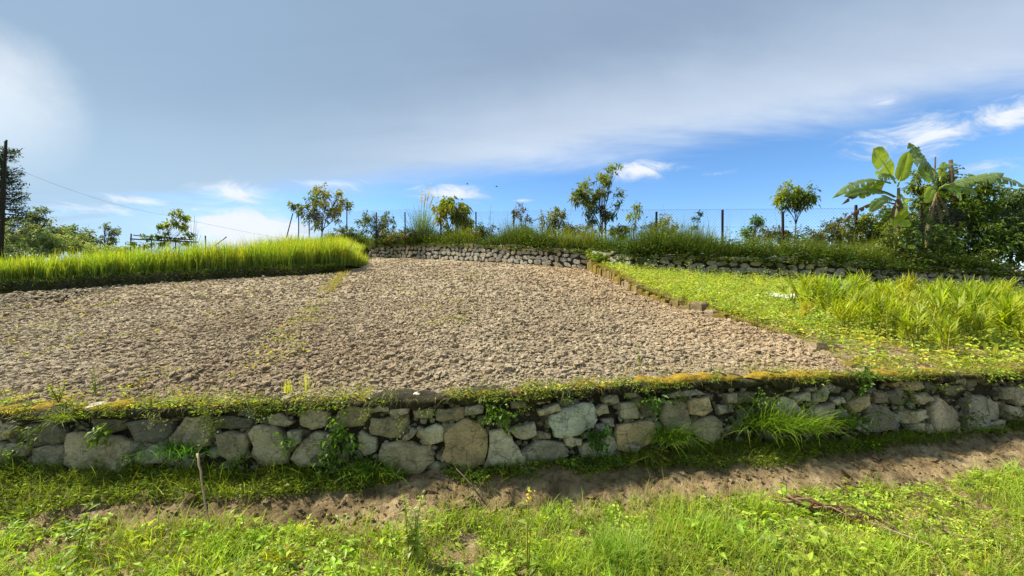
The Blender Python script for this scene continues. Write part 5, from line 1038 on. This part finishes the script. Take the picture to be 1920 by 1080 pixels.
wallplant(985, 768, 60, (22, 14), .026, .016, (.13, .18, .04), 'small dry leaved sprig beside the round leaved plant')
wallplant(1120, 812, 130, (30, 26), .045, .036, (.06, .15, .02), 'dark green clover like plant under the blue grey slab', hang=.3)
wallplant(1130, 850, 90, (46, 14), .03, .02, (.08, .16, .022), 'creeping mat of small leaves at the wall foot below the slab', hang=.2)
wallplant(1215, 752, 120, (26, 34), .045, .024, (.10, .20, .03), 'upright leafy herb on the wall at the right end of the slab course')
wallplant(1615, 705, 130, (40, 26), .05, .034, (.12, .22, .04), 'bushy broad leaved plant sprouting over the moss ledge at right')
wallplant(1418, 742, 120, (36, 26), .04, .022, (.10, .18, .025), 'leafy weeds hanging from the ledge above the long grass tuft', hang=.4)
wallplant(1335, 704, 70, (20, 12), .03, .016, (.14, .22, .04), 'small round herb standing on the orange moss ledge')
wallplant(215, 795, 40, (24, 22), .075, .036, (.15, .24, .03), 'plant with a few large pale leaves in the left wall gap', hang=.5)
wallplant(90, 800, 70, (26, 22), .05, .018, (.12, .18, .035), 'narrow leaved plant drooping on the dark stones at far left', hang=.4)
wallplant(410, 790, 110, (30, 20), .028, .018, (.11, .17, .03), 'small leaved creeper between two big stones at left', hang=.3)
wallplant(555, 825, 70, (16, 22), .035, .022, VG, 'small creeper in the joint beside the left hand vine', hang=.3)
wallplant(300, 775, 60, (30, 12), .026, .016, (.14, .17, .035), 'dry looking sprigs under the lip near the yellow moss', hang=.5)
wallplant(1800, 770, 110, (30, 26), .035, .02, (.08, .14, .025), 'leafy weed on the wall between the tall pale stones at right', hang=.4)
wallplant(1690, 745, 80, (22, 26), .032, .02, (.09, .14, .025), 'creeper in the dark joint right of centre right stones', hang=.3)
wallplant(1860, 700, 160, (50, 20), .045, .016, (.20, .29, .035), 'feathery yellow green weed on the wall top at far right')
wallplant(1900, 780, 120, (40, 30), .035, .02, (.07, .12, .02), 'shadowed creeper at the far right end of the wall', hang=.3)
wallplant(860, 745, 50, (18, 8), .022, .012, (.15, .2, .03), 'tiny herb on the lip above the two tall stones')
wallplant(755, 790, 40, (12, 16), .022, .014, (.12, .18, .03), 'tiny creeper on the corner of the square stone')
wallplant(695, 765, 40, (16, 18), .024, .014, (.13, .19, .03), 'thin sprig hanging over the small flat stones', hang=.4)

for px, py, n_, sp_x, L_, lab in ((45, 845, 60, (26, 14), .03, 'low weeds at the wall foot at the far left corner'), (265, 850, 60, (24, 14), .03, 'low weeds creeping up beside the biggest grey stone'), (470, 850, 60, (22, 16), .03, 'weeds at the wall foot between two square stones at left'), (505, 775, 40, (14, 10), .024, 'tiny herb under the lip above the square stones at left'),
        (575, 770, 50, (18, 10), .024, 'small creeper under the lip left of the bright vine'), (800, 770, 30, (12, 10), .02, 'tiny sprig over the cream wedge stone'), (880, 880, 80, (30, 8), .022, 'mat of tiny leaves at the foot of the tall tan stone'), (1000, 880, 90, (36, 8), .022, 'mat of tiny leaves under the low oval stone'), (1060, 745, 40, (18, 8), .022, 'sparse sprigs on the lip above the blue grey slab'),
        (1270, 745, 60, (18, 16), .026, 'dark creeper in the gap left of the bright tan stone'), (1380, 790, 60, (16, 22), .03, 'leafy shoots between bright tan stone and long grass'), (1540, 740, 40, (14, 10), .024, 'tiny plant between the pale round stones'), (1640, 770, 50, (16, 16), .026, 'small creeper beside the dark grey triangular stone'), (1745, 720, 60, (24, 12), .026, 'small weeds under the lip above the tall pinkish stone'), (1850, 815, 70, (30, 10), .026, 'low weeds at the wall foot at far right')):
    wallplant(px, py, n_, sp_x, L_, L_*.6, (.11, .19, .03), lab, hang=.25)
# ------------------------------------------------------------------ single tufts, weeds and sticks near the camera
def footp(px, py):
    p = on_wall(px, py); y = p[1]-.06; return np.array([p[0]*y/p[1], y, EYE-(py-540)/F*y])
tuft('grass_tuft', 'long arching green grass tuft at the wall foot right of centre', footp(1440, 800), 520, .42, .007, (.05, .11, .012), (.15, .24, .025), rad=.14, az=(-PI/2+.2, 1.1), lean=(.1, 1.0), bend=(.6, 1.7))
tuft('grass_tuft', 'dense part of the long grass under the pale round stones', footp(1500, 805), 380, .38, .007, (.05, .11, .012), (.16, .25, .025), rad=.10, az=(-PI/2+.4, 1.0), lean=(.1, 1.0), bend=(.6, 1.7))
tuft('grass_tuft', 'spiky dark green tuft against the wall left of the dark grey stone', footp(1588, 800), 220, .26, .006, (.04, .10, .012), (.09, .17, .02), rad=.05, lean=(.1, 1.0), bend=(.4, 1.4))
tuft('grass_tuft', 'drooping green tuft below the big tan stone pair', footp(1255, 825), 400, .34, .0065, (.05, .11, .014), (.14, .23, .025), rad=.09, az=(-PI/2-.2, 1.1), lean=(.1, 1.1), bend=(.6, 1.7))
tuft('grass_tuft', 'low yellow green tuft at the foot of the wall under the tall pinkish stone', footp(1690, 818), 120, .16, .005, (.07, .11, .015), (.16, .22, .02), rad=.06, lean=(.3, 1.2), az=(-PI/2, .9))
tuft('grass_tuft', 'thin sprawling tuft beside the big oval stone left of centre', footp(690, 885), 260, .26, .005, (.05, .10, .015), (.11, .20, .025), rad=.11, az=(-PI/2, 1.2), lean=(.1, 1.1), bend=(.5, 1.6))
tuft('grass_tuft', 'dark green tuft under the tall leaning stone at left', footp(340, 850), 300, .20, .005, (.04, .10, .015), (.07, .18, .022), rad=.12, lean=(.1, 1.0), bend=(.5, 1.5))
tuft('grass_tuft', 'thin grass tuft drooping from the wall top at far left', footp(120, 790), 110, .24, .005, (.07, .11, .02), (.16, .21, .05), rad=.03, az=(-PI/2, 1.3), lean=(.3, 1.2), bend=(.6, 1.7))
tuft('grass_tuft', 'pale hanging blades in front of the bare bank right of centre', footp(1210, 850), 40, .32, .005, (.12, .16, .03), (.22, .25, .06), rad=.03, az=(-PI/2, .8), lean=(.6, 1.3), bend=(.9, 1.6))
tuft('grass_tuft', 'large light green grass tuft in the foreground right of centre', onlane(1160, 1062), 620, .27, .006, (.09, .15, .025), (.17, .27, .04), rad=.085, lean=(.0, .75), bend=(.3, 1.5))
tuft('grass_tuft', 'yellow green tuft left of the large foreground tuft', onlane(1050, 1050), 240, .2, .005, (.10, .17, .02), (.26, .36, .04), rad=.09, lean=(.0, .8), bend=(.3, 1.5))
tuft('grass_tuft', 'tall seedy grass tuft in front of the bare bank left of the stick pile', onlane(1420, 968), 110, .22, .0055, (.10, .17, .02), (.26, .33, .06), rad=.06, lean=(.0, .35), bend=(.1, .6))
tuft('grass_tuft', 'tall thin grass tuft at the bottom right centre of the lane', onlane(1330, 1010), 220, .24, .005, (.10, .18, .02), (.25, .34, .05), rad=.13, lean=(.0, .5), bend=(.1, .9))
tuft('grass_tuft', 'bright yellow green tuft in the bottom left grass', onlane(400, 1050), 320, .2, .006, (.12, .2, .02), (.26, .37, .04), rad=.16, lean=(.0, .8), bend=(.3, 1.5))
tuft('grass_tuft', 'pale grass tuft right of the tall yellow flowered weed', onlane(1040, 985), 150, .16, .005, (.10, .17, .03), (.20, .30, .06), rad=.1, lean=(.0, .7), bend=(.3, 1.2))
tuft('grass_tuft', 'bright tuft in the grass below the stick pile at right', onlane(1640, 1040), 330, .2, .0055, (.11, .18, .02), (.27, .37, .04), rad=.16, lean=(.0, .8), bend=(.3, 1.4))
tuft('grass_tuft', 'spiky yellow tuft on the field edge above the left stones', np.array([*(q := on_wall(522, 738))[:2]+np.array([0, .15]), q[2]-.03]), 22, .15, .006, (.2, .24, .04), (.40, .42, .05), rad=.03, lean=(.0, .3), bend=(.0, .4))
tuft('grass_tuft', 'taller spiky yellow tuft on the field edge beside the first', np.array([*(q := on_wall(562, 735))[:2]+np.array([0, .15]), q[2]-.03]), 20, .19, .006, (.2, .24, .04), (.40, .42, .05), rad=.03, lean=(.0, .25), bend=(.0, .3))
tuft('grass_tuft', 'short yellow tuft on the field edge left of the small white stone', np.array([*(q := on_wall(735, 748))[:2]+np.array([0, .1]), q[2]-.03]), 60, .11, .005, (.2, .24, .04), (.36, .40, .05), rad=.07, lean=(.0, .7), bend=(.2, 1.2))
weed('leafy_weed', 'tall pale leafy weed in the foreground left of centre', 'weed', onlane(775, 1062), [.46, .42, .36, .38, .30, .26], .16, 28, .075, .042, (.27, .34, .11), sr=.005, lean=(.02, 0))
weed('flowering_weed', 'single tall thin weed with tiny yellow flowers in the foreground', 'weed', onlane(990, 1078), [.54, .3], .03, 14, .11, .036, (.19, .3, .05), sr=.0065, flower=(5, .0065, (.55, .5, .12)), lean=(.03, 0), rises=.02, stemc=(.24, .28, .04))
weed('leafy_weed', 'leaning leafy weed with long narrow leaves at the left of the lane', 'weed', onlane(140, 1055), [.40, .30, .24], .1, 16, .11, .034, (.22, .32, .06), sr=.005, lean=(.18, .05))
weed('leafy_weed', 'short leafy weed right of the leaning weed at left', 'weed', onlane(130, 1020), [.14, .12, .1], .3, 10, .07, .03, (.17, .27, .05))
weed('leafy_weed', 'thin weed growing on the field margin at far left', 'weed', np.array([*(q := on_wall(145, 735))[:2]+np.array([0, .15]), q[2]-.06]), [.26, .2, .16], .12, 16, .045, .02, (.2, .27, .06))
weed('leafy_weed', 'yellowish bushy weed on the field margin at far left', 'weed', np.array([*(q := on_wall(85, 748))[:2]+np.array([0, .1]), q[2]-.06]), [.2, .18, .16, .15, .15, .12], .4, 16, .05, .024, (.28, .32, .04))
weed('leafy_weed', 'small spindly weed rising from the ploughed soil above the moss ledge', 'weed', np.array([*(q := on_wall(1222, 700))[:2]+np.array([0, .35]), q[2]]), [.22, .12, .1], .06, 14, .05, .016, (.16, .22, .05))
weed('leafy_weed', 'dark stalked weed with pale bracts before the right end of the bank', 'weed', onlane(1650, 915), [.12, .1], .2, 10, .04, .014, (.16, .2, .08))
for lab, n_, pts in (('pale dry stick standing against the shaded bank at left', 'dry_stick', [(398, 998, -.02), (385, 950, .0), (377, 890, .0), (370, 850, .0)]),):
    p = [onlane(*pts[0][:2])]; Y0 = p[0][1]; p += [at(a, b, Y0+.05*(i+1)) for i, (a, b, _) in enumerate(pts[1:])]; g = Geo(); p = np.array(p); uu_ = np.linspace(0, len(p)-1, 12); ln = np.stack([np.interp(uu_, np.arange(len(p)), p[:, j]) for j in range(3)], 1); ln[1:-1] += R.normal(0, .003, (10, 3)); tube(g, ln, np.linspace(.004, .0075, 12), (1.9, 1.8, 1.65), 6); tag(g.build(n_, M['wood'], smooth=True, loc=p[0]), lab, 'stick')
p0, p1 = onlane(820, 975), onlane(905, 952); g = Geo(); tube(g, np.stack([p0+[0, 0, .015], (p0+p1)/2+[0, 0, .03], p1+[0, 0, .02]]), np.array([.007, .006, .004]), (1.1, 1, .9), 6); tag(g.build('dry_stick', M['wood'], smooth=True, loc=p0), 'grey forked stick lying on the lane edge above the leafy weed', 'stick')
p0, p1 = onlane(505, 972), at(527, 915, 3.25); g = Geo(); tube(g, np.stack([p0, (p0+p1)/2+[.01, 0, .01], p1]), np.array([.006, .005, .003]), (1.0, .95, .9), 6); tag(g.build('dry_stick', M['wood'], smooth=True, loc=p0), 'short thin stick upright in the bank grass left of centre', 'stick')
p0, p1 = onlane(915, 945), at(855, 878, 3.3); g = Geo(); tube(g, np.stack([p0, (p0+p1)/2+[.0, 0, .02], p1]), np.array([.005, .005, .003]), (.8, .75, .7), 6); tag(g.build('dry_stick', M['wood'], smooth=True, loc=p0), 'thin twig slanting down the bare bank below the two tall stones', 'stick')
sb = thing('stick_bundle', onlane(1600, 985), 'pile of dead purplish brown stems lying in the grass at right', 'stick pile')
for k in range(13):
    f0, f1 = R.uniform(0, .35), R.uniform(.55, 1.0)
    if k < 3: f0, f1 = 0, 1.0
    A = onlane(1462+R.normal(0, 6), 955+R.normal(0, 4)); B = onlane(1690+R.normal(0, 12), 1010+R.normal(0, 8)); p0 = A+(B-A)*f0; p1 = A+(B-A)*f1; h0 = R.uniform(.06, .12)
    g = Geo(); tt_ = np.linspace(0, 1, 7)[:, None]; ln = p0*(1-tt_)+p1*tt_+np.array([0, 0, h0])+R.normal(0, .018, (7, 3)); c = ((.6, .28, .26), (1.3, 1.15, .95), (.9, .75, .6))[k % 3]; tube(g, ln, np.linspace(.009, .004, 7)*R.uniform(.6, 1.2), c, 6); g.build('stick', M['wood'], sb, smooth=True, loc=p0)
pl = [onlane(1560, 975)+[0, 0, .08], onlane(1680, 1015)+[0, 0, .08], onlane(1745, 1040)+[0, 0, .07], onlane(1785, 1085)+[0, 0, .02]]; g = Geo(); pl = np.array(pl); uu_ = np.linspace(0, 3, 13); ln = np.stack([np.interp(uu_, np.arange(4), pl[:, j]) for j in range(3)], 1); tube(g, ln, np.linspace(.007, .004, 13), (1.5, 1.4, 1.2), 6); g.build('stick', M['wood'], sb, smooth=True, loc=pl[0])
# flat pale stones
for px, py, sx_, lab, fn in ((170, 757, .10, 'flat grey stone lying on the wall top by the yellow moss', None), (775, 733, .045, 'small white stone on the field edge left of centre', None)):
    q = on_wall(px, py); c = np.array([q[0], q[1]+.09, float(field_z(q[0], q[1]+.09))+.02]); g = Geo(); lumps(g, np.array([c, c]), np.array([sx_, sx_*.5]), np.array([[1.6, 1.6, 1.6]]*2), 1, .12, .35); tag(g.build('loose_stone', M['stone'], loc=c), lab, 'stone')
